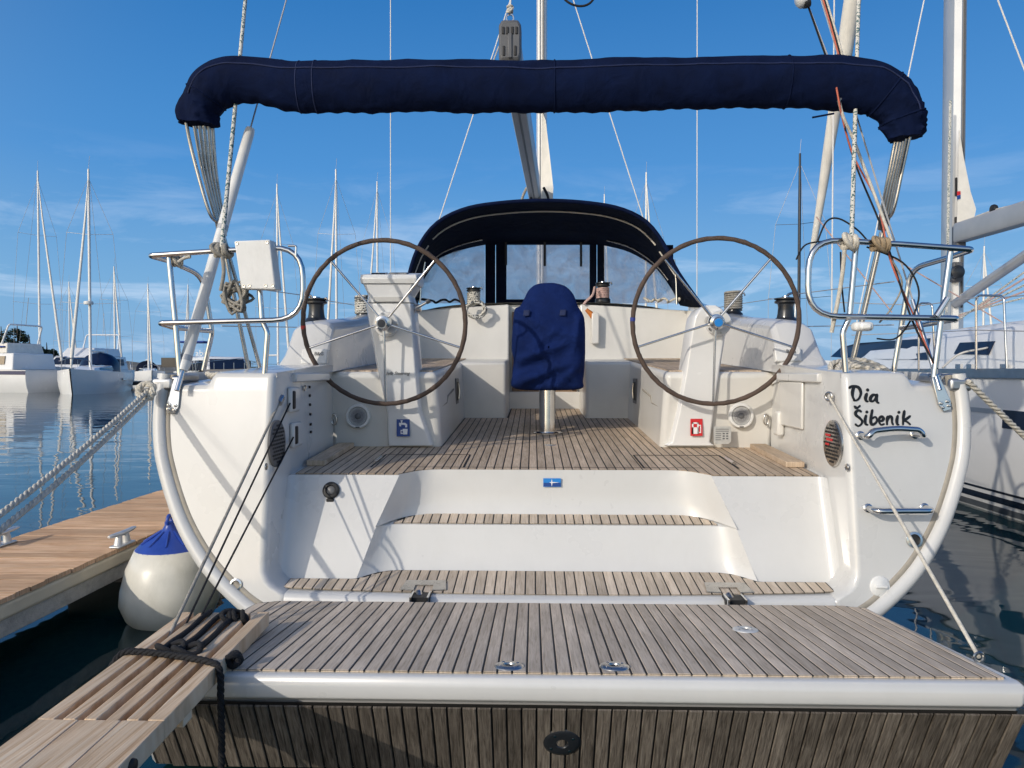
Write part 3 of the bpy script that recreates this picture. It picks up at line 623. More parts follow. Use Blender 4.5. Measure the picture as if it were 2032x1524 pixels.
# ------------------------------------------------------------------ helm pedestals and wheels
def wheel(cx, cz, yy, tape, tape_ang, blue):
    c = Vector((cx, yy, cz)); ax = Vector((0, -1, -.10)).normalized(); Q = Vector((0, 0, 1)).rotation_difference(ax).to_matrix(); RR = .572
    up = Vector((0, 0, 1)); up = (up - ax * up.dot(ax)).normalized(); rt = up.cross(-ax).normalized()
    if rt.x < 0: rt = -rt
    def pt(a, r, o=0): return c + (rt * math.sin(a) + up * math.cos(a)) * r + ax * o
    wh = part(MB().lathe([(.0005, .09), (.032, .09), (.036, .085), (.036, .06), (.052, .055), (.056, .03), (.056, -.02), (.045, -.05), (.045, -.16)], c, ax, n=28), 'steering_wheel', 'stainless')
    n = 96; rim_ = MB(); rim_.tube([pt(2 * math.pi * k / n, RR + .0012 * math.sin(k * 2.9)) for k in range(n)], [.0165 + .0009 * math.sin(k * 1.7) for k in range(n)], 12, closed=True)
    MBo = rim_.build('rim', 'leather', wh, ang=80)
    st_ = MB()
    for a0 in (R(18), R(132), R(246)):
        MB().tube([pt(a0 + k * .006, RR) for k in (-2, -1, 0, 1, 2)], .0178, 10).build('rim_stitching', 'leather', wh)
    for a0 in (R(40), R(-40), R(108), R(-108), R(180)):
        MB().tube([pt(a0, .03, .0), pt(a0, RR - .012)], .0085, 10).build('spoke', 'stainless', wh)
    MB().lathe([(.0005, .094), (.027, .093), (.03, .088)], c, ax, n=20).build('hub_cap', blue, wh)
    MB().tube([pt(tape_ang + k * .011, RR) for k in (-2, -1, 0, 1, 2)], .0182, 10).build('rim_tape', tape, wh)
    return wh
wheel(*[at(762, 641, 5.28)[i] for i in (0, 2)], 5.28, 'red_tape', R(-93), 'mast_black')
wheel(*[at(1420, 639, 5.28)[i] for i in (0, 2)], 5.28, 'blue_tape', R(-88), 'lightblue_print')
def pedestal(secs, name='helm_pedestal', arc_top=None):
    m = MB(); rows = []
    for (py, xl, xr, yf, dep) in secs:
        a, b = at(xl, py, yf), at(xr, py, yf); c = .03
        rows.append([a + Vector((0, dep, 0)), a + Vector((0, c, 0)), a + Vector((c * .5, 0, 0)), b - Vector((c * .5, 0, 0)), b + Vector((0, c, 0)), b + Vector((0, dep, 0))])
    m.loft(rows, closed=True); m.add(rows[0], [tuple(range(6))]); m.add(rows[-1], [tuple(range(6))]); return part(m, name, 'pedestal_white', bevel=.006, ang=30)
pl = pedestal([(884, 768, 858, 5.50, .24), (818, 766, 835, 5.45, .26), (730, 747, 827, 5.43, .26), (604, 724, 818, 5.41, .26), (601, 726, 817, 5.42, .25)])
hd = pedestal([(600, 726, 818, 5.405, .27), (585, 729, 812, 5.40, .26), (563, 719, 823, 5.385, .3)], 'helm_console')
m = MB(); rows = []
for (py, xl, xr, yf, dep) in ((562, 716, 825, 5.37, .33), (552, 714, 827, 5.36, .36), (545, 716, 826, 5.38, .36)):
    a, b = at(xl, py, yf), at(xr, py, yf); r_ = .03
    rows.append([a + Vector((0, dep, .0 if py > 546 else .055)), a, b, b + Vector((0, dep, .0 if py > 546 else .055))])
m.loft(rows, closed=True); m.add(rows[-1], [(0, 1, 2, 3)]); m.add(rows[0], [(0, 1, 2, 3)])
top = part(m, 'console_lid', 'plastic_white', hd, bevel=.006)
a = at(742, 541, 5.47); part(MB().box(a + Vector((.035, .03, -.002)), (.10, .10, .012), M=Matrix.Rotation(R(9), 3, 'X')), 'instrument_display', 'glass_dark', hd)
a = at(790, 541, 5.47); part(MB().box(a + Vector((.0, .03, -.002)), (.13, .11, .012), M=Matrix.Rotation(R(9), 3, 'X')), 'instrument_display', 'grille_grey', hd)
part(MB().box(at(770, 594, 5.395), (.21, .01, .035)), 'console_recess', 'gelcoat_grey', hd, bevel=.003)
# throttle lever beside the console
tv = part(MB().lathe([(.03, 0), (.035, .02), (.025, .05)], at(822, 612, 5.5), (1, 0, 0), n=16), 'throttle_lever', 'stainless')
MB().tube([at(824, 612, 5.45), at(836, 606, 5.42), at(850, 598, 5.4)], [.012, .01, .009], 10).build('lever_arm', 'stainless', tv)
MB().tube([at(846, 600, 5.4), at(853, 596, 5.4)], .016, 10).build('lever_knob', 'plastic_grey', tv)
pr = pedestal([(884, 1321, 1420, 5.50, .26), (878, 1330, 1412, 5.50, .24), (818, 1345, 1419, 5.47, .24), (730, 1360, 1431, 5.45, .24), (667, 1369, 1441, 5.43, .24), (629, 1376, 1447, 5.42, .24), (614, 1386, 1437, 5.42, .24), (606, 1399, 1424, 5.425, .23)])
for (ppx, ppy, par) in ((768, 643, pl), (1424, 641, pr)):
    q_ = MB().lathe([(.001, .05), (.085, .05), (.09, .04), (.09, -.02)], at(ppx, ppy, 5.42), (0, -1, -.1), n=28).build('wheel_boss', 'pedestal_white', par)
    for k in range(5):
        a_ = 2 * math.pi * k / 5 + .3; MB().lathe([(.008, 0), (.008, .006), (.0005, .007)], at(ppx, ppy, 5.365) + Vector((.072 * math.sin(a_), 0, .072 * math.cos(a_))), (0, -1, -.1), n=8).build('screw', 'stainless_dull', q_)
# ---- flat prints helper
def flat(pts, Y_, name, m, parent, th=.0015):
    v = [at(px, py, Y_) for px, py in pts]; return MB().prism(v, (0, -th, 0)).build(name, m, parent, smooth=False)
def rect(x0, y0, x1, y1): return [(x0, y1), (x1, y1), (x1, y0), (x0, y0)]
b_ = flat(rect(787, 831, 813, 866), 5.462, 'water_sign', 'blue_print', pl)
wp = MB()
for pts in ([(792, 842), (792, 839), (796, 839), (796, 836), (795, 836), (795, 834), (799, 834), (799, 836), (798, 836), (798, 839), (804, 839), (808, 842), (808, 848), (804, 848), (804, 844), (801, 843), (796, 843), (796, 846), (793, 846)],
            [(799, 851), (809, 851), (808, 862), (800, 862)], [(795, 853), (799, 853), (799, 855), (796.5, 855), (796.5, 859), (799.6, 859), (799.6, 861), (795, 861)]):
    wp.prism([at(x, y, 5.458) for x, y in pts], (0, -.001, 0))
wp.build('water_symbol', 'white_print', b_, smooth=False)
b_ = flat(rect(1370, 831, 1394, 865), 5.472, 'fuel_sign', 'red_print', pr)
wp = MB()
for pts in (rect(1373, 838, 1376, 861), rect(1383.5, 838, 1386.5, 861), rect(1373, 838, 1386.5, 841), rect(1373, 848, 1386.5, 861), rect(1386, 843, 1390.5, 845), rect(1389.3, 843, 1391, 857), rect(1387.5, 857, 1391.3, 859)):
    wp.prism([at(x, y, 5.468) for x, y in pts], (0, -.001, 0))
wp.build('fuel_symbol', 'white_print', b_, smooth=False)
def text(s, px, py, Y_, size, m, name, parent, shear=0.0, sx=1.0, rot=None):
    cu = bpy.data.curves.new(name, 'FONT'); cu.body = s; cu.size = size; cu.shear = shear; cu.align_x = 'CENTER'; cu.align_y = 'CENTER'; cu.extrude = .0004; cu.resolution_u = 3
    cu.materials.append(M[m]); tmp = bpy.data.objects.new(name, cu); me = bpy.data.meshes.new_from_object(tmp); bpy.data.objects.remove(tmp); bpy.data.curves.remove(cu)
    me.name = name; o = bpy.data.objects.new(name, me); o.rotation_euler = rot or (R(90), 0, 0); o.scale = (sx, 1, 1); link(o, parent, at(px, py, Y_)); return o
text('Jefa Steering', 789, 741, 5.427, .034, 'ink', 'maker_lettering', pl, .4)
for (px, py, s_) in ((625, 709, -1), (1562, 704, 1)):
    pp = part(MB().box(at(px, py, 5.43), (.185, .05, .115), M=Matrix.Rotation(R(-20), 3, 'X')), 'instrument_cover', 'plastic_white', bevel=.008)
    text('B&G', px + 8, py - 7, 5.405, .036, 'ink', 'instrument_lettering', pp, 0, 1.0, (R(70), 0, 0))
# data plate and speakers on the bench ends
dp = part(MB().prism([at(x, y, 5.46) for x, y in ((1416, 846), (1450, 846), (1450, 876), (1445, 881), (1420, 881), (1416, 877))], (0, -.006, 0)), 'builder_plate', 'grey_print', smooth=False)
for k, py in enumerate((851, 855, 860, 864, 868, 872)): flat(rect(1420, py, 1446 if k < 2 else 1431, py + 1.2), 5.453, 'plate_line', 'plastic_grey', dp)
for py in (859, 864, 869): 
    for px in (1434, 1441): flat(rect(px, py, px + 4, py + 2.6), 5.453, 'plate_line', 'plastic_grey', dp)
for px, py in ((711, 826), (1470, 825)):
    c = at(px, py, 5.505); ax = Vector((0, -1, .06)).normalized()
    sp = part(MB().lathe([(.068, .012), (.072, .022), (.085, .02), (.092, .008), (.092, -.03), (.068, -.03)], c, ax, n=36, closed=True), 'loudspeaker', 'plastic_white')
    MB().lathe([(.03, .016), (.055, .015), (.069, .010), (.069, .004)], c, ax, n=36).build('grille', 'grille_grey', sp)
    MB().lathe([(.0005, .024), (.014, .022), (.022, .018), (.024, .010)], c, ax, n=20).build('tweeter', 'plastic_grey', sp)
    for k in range(9):
        MB().torus(c + ax * .0145, .03 + k * .0042, .0011, ax, 32, 4).build('grille_ring', 'plastic_white', sp)
    MB().box(c + Vector((0, -.024, -.079)), (.03, .004, .008)).build('speaker_badge', 'rubber_black', sp)
# locker latches on the bench sides, round eyes
for s in (-1, 1):
    px = 906 if s < 0 else 1261; d = ray(px, 776); xx = s * .822; t = (xx - CAM.x) / d.x; c = CAM + d * t
    fr = part(MB().box(c, (.02, .24, .235)), 'locker_latch', 'plastic_grey', bevel=.03, seg=4)
    MB().box(c + Vector((-s * .008, 0, 0)), (.012, .15, .17)).build('latch_pocket', 'rubber_black', fr, bevel=.008)
    MB().tube([c + Vector((-s * .014, .06, .07)), c + Vector((-s * .02, .06, 0)), c + Vector((-s * .014, .06, -.07))], .008, 8).build('latch_pull', 'stainless', fr)
    lp = at(664 if s < 0 else 1519, 832, 5.5)
    part(MB().tube([lp + Vector((.018 * math.cos(a), -.02, .038 * math.sin(a))) for a in [2 * math.pi * k / 16 for k in range(16)]], .007, 8, closed=True), 'eye_strap', 'stainless_dull')
# vents on the inner quarter walls
for s in (-1, 1):
    d = ray(548 if s < 0 else 1655, 880); t = (s * (XIN + .0) - CAM.x) / d.x; c = CAM + d * t; ax = Vector((-s, 0, 0)); c.x = s * (XIN - .001)
    v = part(MB().lathe([(.0005, .012), (.125, .012), (.132, .008), (.133, -.004)], c, ax, n=40), 'vent_grille', 'stainless_dull' if s > 0 else 'plastic_grey')
    br = MB()
    for i in range(-5, 6):
        for j in range(-3, 4):
            dy = (j + (.5 if i % 2 else 0)) * .034; dz = i * .0205
            if math.hypot(dy, dz) < .108: br.box(c + Vector((-s * .0125, dy, dz)), (.003, .025, .011))
    tag(br.build('vent_slot', 'rubber_black', v, smooth=False), kind='stuff')
    if s > 0:
        for (dy, dz, w_, h_) in ((.05, .045, .07, .012), (.03, .02, .09, .014), (.06, -.008, .05, .012)): MB().box(c + Vector((-s * .0145, dy, dz)), (.002, w_, h_)).build('warning_print', 'red_print', v)
    for (px, py) in (((527, 926), (604, 770)) if s < 0 else ((1682, 927),)):
        d = ray(px, py); t = (s * XIN - CAM.x) / d.x; q = CAM + d * t; q.x = s * (XIN - .002)
        part(MB().lathe([(.0005, .003), (.012, .003), (.018, .006), (.02, 0)], q, ax, n=14), 'drain_fitting', 'stainless_dull')
# left wall: row of drain holes, rope blocks, cover plate
for py in (768, 785, 803, 822, 842, 857):
    d = ray(612 + (py - 768) * .03, py); q = CAM + d * ((-XIN - .012 - CAM.x) / d.x); part(MB().lathe([(.0005, .0015), (.009, .0015), (.009, -.01)], q + Vector((.012, 0, 0)), (1, 0, 0), n=12), 'screw_hole', 'rubber_black')
for (px, py) in ((579, 793), (584, 862)):
    d = ray(px, py); q = CAM + d * ((-XIN - CAM.x) / d.x)
    part(MB().box(q + Vector((.012, 0, 0)), (.03, .17, .15)), 'rope_outlet', 'gelcoat', bevel=.02, seg=3)
    part(MB().box(q + Vector((.024, -.045, 0)), (.02, .05, .11)), 'outlet_slot', 'rubber_black', bevel=.012, seg=3)
for s, (px, py) in ((-1, (600, 742)), (1, (1598, 748))):
    q = at(px, py, 4.85); part(MB().box((s * (XIN - .004), 4.9, 1.50), (.035, .75, .055)), 'wall_capping', 'gelcoat', bevel=.008)
part(MB().box((XIN - .01, 5.25, 1.18), (.05, .10, .17)), 'switch_box', 'gelcoat_cream', bevel=.015)
for s in (1,):
    part(MB().box((XIN - .002, 5.02, 1.32), (.02, .42, .30)), 'wall_pocket', 'gelcoat_cream', bevel=.02)
# emblem plate on the upper riser
e0 = 4.619
ep = flat(rect(1078, 949, 1113, 966), e0, 'emblem_plate', 'lightblue_print', Y, .003)
flat(rect(1078.5, 958, 1112.5, 965.5), e0 - .0033, 'emblem_lower_field', 'blue_print', ep, .0006)
flat([(1095, 966), (1096.2, 958.6), (1110, 957.4), (1096.2, 956.4), (1095, 950), (1093.8, 956.4), (1090, 957.4), (1093.8, 958.6)], e0 - .0043, 'emblem_star', 'white_print', ep, .0006)
# stern light / socket at left of the steps, yellowed stain on the right
d = ray(657, 973); zz = .86
c = at(657, 973, 4.447); c = at(657, 973, side_y(c.z) - .035); ax = Vector((0, -1, .3)).normalized()
sl_ = part(MB().lathe([(.026, .014), (.03, .02), (.044, .018), (.05, .006), (.05, -.01), (.026, -.01)], c, ax, n=28, closed=True), 'shower_socket', 'rubber_black')
MB().lathe([(.0005, .012), (.02, .012), (.026, .008), (.026, 0)], c, ax, n=18).build('socket_core', 'plastic_grey', sl_); MB().box(c + Vector((-.002, -.012, -.056)), (.045, .02, .02)).build('socket_hinge', 'rubber_black', sl_, bevel=.004)
# transom fittings: exhaust rings, filler cap, grab handles
def ring(px, py, r):
    c = on_wing(px, py); ax = Vector((0, -1, .15)).normalized(); o = part(MB().lathe([(r * .62, .0), (r * .68, .014), (r * .95, .012), (r, .003), (r, -.01), (r * .62, -.01)], c, ax, n=24, closed=True), 'exhaust_ring', 'stainless')
    MB().lathe([(.0005, .002), (r * .64, .002), (r * .64, -.004)], c, ax, n=20).build('exhaust_bore', 'rubber_black', o)
ring(469, 1160, .035); ring(1813, 1071, .045)
c = on_wing(1746, 1164); ax = Vector((.08, -1, .15)).normalized(); o = part(MB().lathe([(.0005, .012), (.03, .012), (.034, .008), (.05, .008), (.056, .002), (.056, -.01)], c, ax, n=28), 'filler_cap', 'plastic_white'); MB().box(c + ax * .018, (.062, .014, .016)).build('cap_grip', 'plastic_white', o, bevel=.004)
def handle(pts, off):
    e = [on_wing(*p) for p in pts]; path = [e[0] + Vector((0, .01, 0)), e[0] + Vector((0, -off, 0))] + [p + Vector((0, -off, 0)) for p in e[1:-1]] + [e[-1] + Vector((0, -off, 0)), e[-1] + Vector((0, .01, 0))]
    h = part(MB().tube(fillet(path, .05), .0165, 12), 'grab_handle', 'stainless')
    for p in (e[0], e[-1]): MB().lathe([(.024, -.004), (.024, .004), (.018, .008)], p, (0, -1, .15), n=16).build('handle_foot', 'stainless', h)
handle([(1707, 864), (1716, 852), (1760, 847), (1806, 850), (1815, 862)], .10); handle([(1722, 1008), (1780, 1007), (1834, 1007)], .10)
# yacht name, brush lettering on the right quarter
def strokes(groups, off, sc, w, m, name):
    mb = MB()
    for pts in groups:
        if len(pts) == 1:
            x, y = pts[0]; v = [on_wing(off[0] + (x + w * .62 * math.cos(a)) / sc, off[1] + (y + w * .62 * math.sin(a)) / sc, .003) for a in [2 * math.pi * k / 12 for k in range(12)]]; mb.add(v, [tuple(range(12))]); continue
        P = smooth_path([(x, y, 0) for x, y in pts], 6); n = len(P); L_ = []; R_ = []
        for i, p in enumerate(P):
            t = (P[min(i + 1, n - 1)] - P[max(i - 1, 0)]).normalized(); q = Vector((-t.y, t.x, 0)); f = i / (n - 1)
            ww = w / 2 * (.78 + .35 * math.sin(math.pi * min(1, f * 1.3 + .1))) * (.75 + .25 * abs(q.x) + .15)
            L_.append(on_wing(off[0] + (p.x + q.x * ww) / sc, off[1] + (p.y + q.y * ww) / sc, .003)); R_.append(on_wing(off[0] + (p.x - q.x * ww) / sc, off[1] + (p.y - q.y * ww) / sc, .003))
        mb.loft([L_, R_])
        for e in (P[0], P[-1]):
            v = [on_wing(off[0] + (e.x + w * .40 * math.cos(a)) / sc, off[1] + (e.y + w * .40 * math.sin(a)) / sc, .003) for a in [2 * math.pi * k / 10 for k in range(10)]]; mb.add(v, [tuple(range(10))])
    return part(mb, name, m, smooth=False)
strokes([[(380, 1216), (370, 1250), (371, 1280), (382, 1304)], [(349, 1224), (362, 1216), (385, 1214), (408, 1221), (421, 1240), (424, 1264), (414, 1291), (397, 1306), (380, 1306)],
         [(464, 1262), (456, 1287), (459, 1309), (469, 1313)], [(469, 1238)], [(526, 1274), (507, 1270), (490, 1286), (488, 1306), (501, 1313), (518, 1299), (528, 1276)], [(531, 1268), (526, 1295), (531, 1316), (540, 1322)]], (1580, 400), 3.312, 18, 'ink', 'name_lettering')
strokes([[(384, 1346), (398, 1357), (418, 1343)], [(426, 1380), (410, 1372), (391, 1384), (394, 1404), (414, 1420), (432, 1440), (428, 1462), (408, 1475), (390, 1464)],
         [(459, 1405), (452, 1440), (458, 1464), (468, 1467)], [(464, 1383)], [(500, 1370), (493, 1410), (490, 1448), (500, 1466), (521, 1456), (531, 1436), (520, 1415), (500, 1426)],
         [(547, 1444), (566, 1439), (573, 1425), (561, 1412), (546, 1426), (546, 1450), (558, 1467), (576, 1462)], [(601, 1412), (597, 1440), (597, 1464)], [(598, 1436), (614, 1412), (628, 1420), (630, 1450), (636, 1464)],
         [(667, 1408), (661, 1440), (665, 1464), (672, 1466)], [(675, 1385)], [(711, 1376), (704, 1420), (702, 1464)], [(748, 1410), (722, 1430), (708, 1438), (728, 1447), (748, 1464)]], (1580, 400), 3.312, 16.5, 'ink', 'name_lettering')
# chainplates, fairleads on the quarters
for s, p0, p1 in ((-1, (352, 768), (344, 812)), (1, (1858, 762), (1873, 806))):
    a, b = on_wing(*p0), on_wing(*p1); d = (b - a).normalized(); n_ = Vector((d.z, 0, -d.x)).normalized(); wv = .036
    a2 = a - d * .05
    v = [a2 - n_ * wv * .55, b - n_ * wv * 1.0 - d * .02, b - n_ * wv * .55 + d * .025, b + n_ * wv * .55 + d * .025, b + n_ * wv - d * .02, a2 + n_ * wv * .55]
    cp = part(MB().prism([p + Vector((0, -.02, 0)) for p in v], (0, .028, 0)), 'chainplate', 'stainless', bevel=.003)
    for (i, j) in ((-.5, -.9), (.5, -.9), (-.5, .0), (.5, .0)):
        MB().lathe([(.010, 0), (.010, .007), (.004, .008), (.0005, .004)], b + n_ * wv * i + d * .027 * j + Vector((0, -.02, 0)), (0, -1, 0), n=10).build('bolt', 'stainless', cp)
    MB().tube([a2 + Vector((-.03 * 1, -.008, .0)), a2 + Vector((.03, -.008, .0))], .012, 10).build('clevis_pin', 'stainless', cp)
    fx = s * (xo(1.42) - .04); fy = yw(fx, 1.42)
    fl = part(MB().box((fx - s * .01, fy + .03, 1.465), (.125, .12, .075)), 'fairlead', 'galvanised', bevel=.02, seg=3)
    MB().box((fx - s * .035, fy + .18, 1.50), (.09, .26, .05)).build('fairlead_cheek', 'galvanised', fl, bevel=.015)
# ------------------------------------------------------------------ winches
def winch(c, sc=1.0, m='winch_dark'):
    w_ = part(MB().lathe([(.118, 0), (.122, .012), (.118, .055), (.105, .068), (.084, .088), (.074, .10)], c, n=28) if sc == 1 else MB().lathe([(.085, 0), (.09, .01), (.085, .05), (.07, .06)], c, n=24), 'winch', m, origin=c)
    h = .082 if sc == 1 else .06; k = sc
    MB().lathe([(.072 * k, h), (.062 * k, h + .05), (.058 * k, h + .10), (.062 * k, h + .125), (.085 * k, h + .135), (.086 * k, h + .148), (.07 * k, h + .158), (.088 * k, h + .162), (.088 * k, h + .172), (.04 * k, h + .178)], c, n=28).build('drum', m, w_)
    MB().lathe([(.032, h + .174), (.03, h + .186), (.0005, h + .187)], c, n=16).build('drum_cap', 'stainless', w_)
    MB().tube([Vector(c) + Vector((.05, -.02, h + .165)), Vector(c) + Vector((.09, -.03, h + .175)), Vector(c) + Vector((.10, -.03, h + .150))], .008, 8).build('self_tailing_arm', 'stainless_dull', w_)
    return w_
for px in (628, 1559): 
    c = at(px, 651, 6.0); winch(c - Vector((0, 0, .02)), 1.0)
for (px, py, Y_) in ((721, 634, 7.1), (1455, 626, 7.1)): winch(at(px, py, Y_) - Vector((0, 0, .03)), .95)
for (px, py) in ((940, 612), (1196, 602)): winch(at(px, py, 8.62) - Vector((0, 0, .0)), .95)
# lifebuoy knife holder by the companionway
hb_ = part(MB().box(at(1181, 652, 8.36), (.085, .085, .34)), 'tool_holder', 'gelcoat_cream', bevel=.014)
part(MB().tube([at(1177, 632, 8.35), at(1172, 622, 8.35), at(1163, 614, 8.35)], [.022, .03, .02], 10), 'tool_handle', 'orange_plastic', hb_)
# ------------------------------------------------------------------ stern rails (pushpit)
def tubes(px_pts, Ys, r, rad, name, m='stainless', parent=None, n=10):
    pts = [at(x, y, Y_) for (x, y), Y_ in zip(px_pts, Ys if isinstance(Ys, (list, tuple)) else [Ys] * len(px_pts))]
    return part(MB().tube(fillet(pts, rad) if rad else pts, r, n), name, m, parent)
RY = 4.20
lr = tubes([(404, 735), (421, 660), (403, 548), (340, 519), (296, 507), (430, 498), (600, 489), (602, 634), (316, 641), (345, 650), (420, 657)], [4.72, 4.7, 4.66, 4.4, RY, RY, RY + .02, RY + .02, RY, 4.4, 4.7], .0155, [0, .03, .1, .05, .03, .01, .17, .17, .03, .02, .01], 'stern_rail')
tubes([(335, 506), (348, 640), (357, 745)], RY + .02, .0155, .02, 'rail_post', parent=lr)
tubes([(510, 493), (520, 636), (531, 660), (525, 742)], RY + .04, .0155, .02, 'rail_post', parent=lr)
tubes([(572, 488), (588, 488), (587, 508)], RY - .01, .006, .01, 'rail_hook', parent=lr)
rr = tubes([(1773, 738), (1788, 652), (1808, 533), (1880, 512), (1931, 495), (1791, 485), (1606, 474), (1602, 627), (1902, 632), (1850, 641), (1788, 652)], [4.72, 4.7, 4.66, 4.4, RY, RY, RY + .02, RY + .02, RY, 4.4, 4.7], .0165, [0, .03, .1, .05, .03, .01, .17, .17, .03, .02, .01], 'stern_rail')
tubes([(1699, 480), (1686, 628), (1672, 660), (1678, 738)], RY + .04, .0165, .02, 'rail_post', parent=rr)
tubes([(1886, 497), (1868, 630), (1853, 748)], RY + .02, .0165, .02, 'rail_post', parent=rr)
tubes([(1858, 628), (1881, 592)], RY - .03, .018, 0, 'flag_socket', parent=rr, n=12)
# stern light on the right rail
c = at(1711, 648, RY - .03); sl2 = part(MB().box(c, (.105, .07, .05)), 'stern_light', 'plastic_white', rr, bevel=.02, seg=4); MB().box(c + Vector((.005, -.03, 0)), (.06, .03, .038)).build('lens', 'lamp_lens', sl2, bevel=.012)
# electrical box on the left rail
c0 = [at(x, y, RY - .06) for x, y in ((464, 478), (535, 475), (547, 575), (478, 573))]
bx_ = part(MB().prism(c0, (.012, .075, 0)), 'junction_box', 'plastic_white', lr, bevel=.008, seg=3)
for (x, y) in ((470, 483), (530, 481), (541, 567), (484, 568), (495, 567), (527, 567)): MB().lathe([(.0095, 0), (.0095, .003), (.004, .0035), (.0005, .001)], at(x, y, RY - .06) + Vector((0, .0, 0)), (0, -1, 0), n=10).build('screw', 'stainless_dull', bx_)
# side rails running forward, gate stanchions and lifelines
for s in (-1, 1):
    for yy, zz in ((6.6, 1.6), (8.6, 1.68)):
        X = 2.12; part(MB().tube(fillet([(s * X, yy, zz - .05), (s * (X + .02), yy, zz + .62), (s * (X + .02), yy + .25, zz + .62), (s * X, yy + .25, zz - .05)], .08), .0125, 8), 'stanchion', 'stainless')
    for dz in (.60, .32): part(MB().tube([(s * 2.09, 4.72, 1.52 + dz * .95), (s * 2.14, 6.6, 1.6 + dz)], .004, 6), 'lifeline', 'wire')
    for dz in (.60, .32): part(MB().tube([(s * 2.14, 6.85, 1.6 + dz), (s * 2.14, 8.6, 1.68 + dz), (s * 1.95, 12.5, 1.8 + dz)], .004, 6), 'lifeline', 'wire')
# ------------------------------------------------------------------ folded bimini in its sleeve
path = [(395, 248), (398, 215), (418, 180), (455, 160), (510, 160), (570, 170), (640, 172), (760, 172), (900, 171), (1050, 172), (1200, 170), (1350, 166), (1500, 163), (1600, 164), (1680, 168), (1735, 178), (1772, 205), (1790, 240), (1793, 275)]
hw = [(30, 12), (34, 50), (45, 55), (46, 52), (44, 50), (48, 50), (50, 50), (50, 50), (50, 50), (50, 50), (50, 50), (49, 50), (49, 50), (49, 50), (52, 50), (52, 50), (45, 50), (36, 40), (26, 20)]
BY = 4.66
P = smooth_path([at(x, y, BY) for x, y in path], 18); hh = smooth_path([(a, b, 0) for a, b in hw], 18)
bm_ = MB(); n = 40; rows = []; up = None; SL = [0]
for a_, b_ in zip(P, P[1:]): SL.append(SL[-1] + (b_ - a_).length)
for i, p in enumerate(P):
    t = (P[min(i + 1, len(P) - 1)] - P[max(i - 1, 0)]).normalized(); fwd = Vector((0, 1, 0)); nr = fwd.cross(t).normalized()
    if nr.z < 0 and abs(t.x) > .5: nr = -nr
    if up is not None and nr.dot(up) < 0: nr = -nr
    up = nr; rad = hh[i].x / F * BY; ring_ = []
    u = i / (len(P) - 1); endw = max(0, 1 - abs(u - .0) * 7) + max(0, 1 - abs(1 - u) * 7)
    for k in range(n):
        a = 2 * math.pi * k / n; ca, sa = math.cos(a), math.sin(a)
        # folds: diagonal wrinkles strong near the ends, gentle sag and puckers in the middle
        q = Vector((p.x * 5, math.cos(a) * 1.3, 3.3 + math.sin(a))); w1 = noise.noise(q) * .008 + abs(noise.noise(Vector((SL[i] * 8 + math.sin(a) * 1.6, math.cos(a) * 1.2, 1.1)))) * (.003 + .045 * endw) + noise.noise(Vector((p.x * 4 - math.sin(a) * 1.4, math.cos(a) * 1.1, 7.7))) * .008
        w2 = .004 * math.sin(p.x * 60) * max(0, sa) ** 6
        rg = (1 - abs(noise.noise(Vector((SL[i] * 5.5 + math.sin(a) * 2.2, math.cos(a) * 1.4, 5.5))))) ** 6; w1 += rg * (.004 + .034 * endw) * (.5 + .5 * noise.noise(Vector((p.x * 1.3, math.cos(a), 2.2))) + .3)
        rz_ = rad * (1 + .03 * noise.noise(Vector((p.x * 1.7, 9, 0)))) + w1 + w2
        fy = rad * .80 + w1
        ring_.append(p + nr * (sa * rz_ * (1.0 if sa > 0 else .97)) + fwd * (-ca * fy * (1 - .15 * sa)))
    rows.append(ring_)
bm_.loft(rows, closed=True); bm_.add(rows[0], [tuple(range(n))]); bm_.add(rows[-1], [tuple(range(n))])
bim = part(bm_, 'bimini_cover', 'navy_canvas', ang=80)
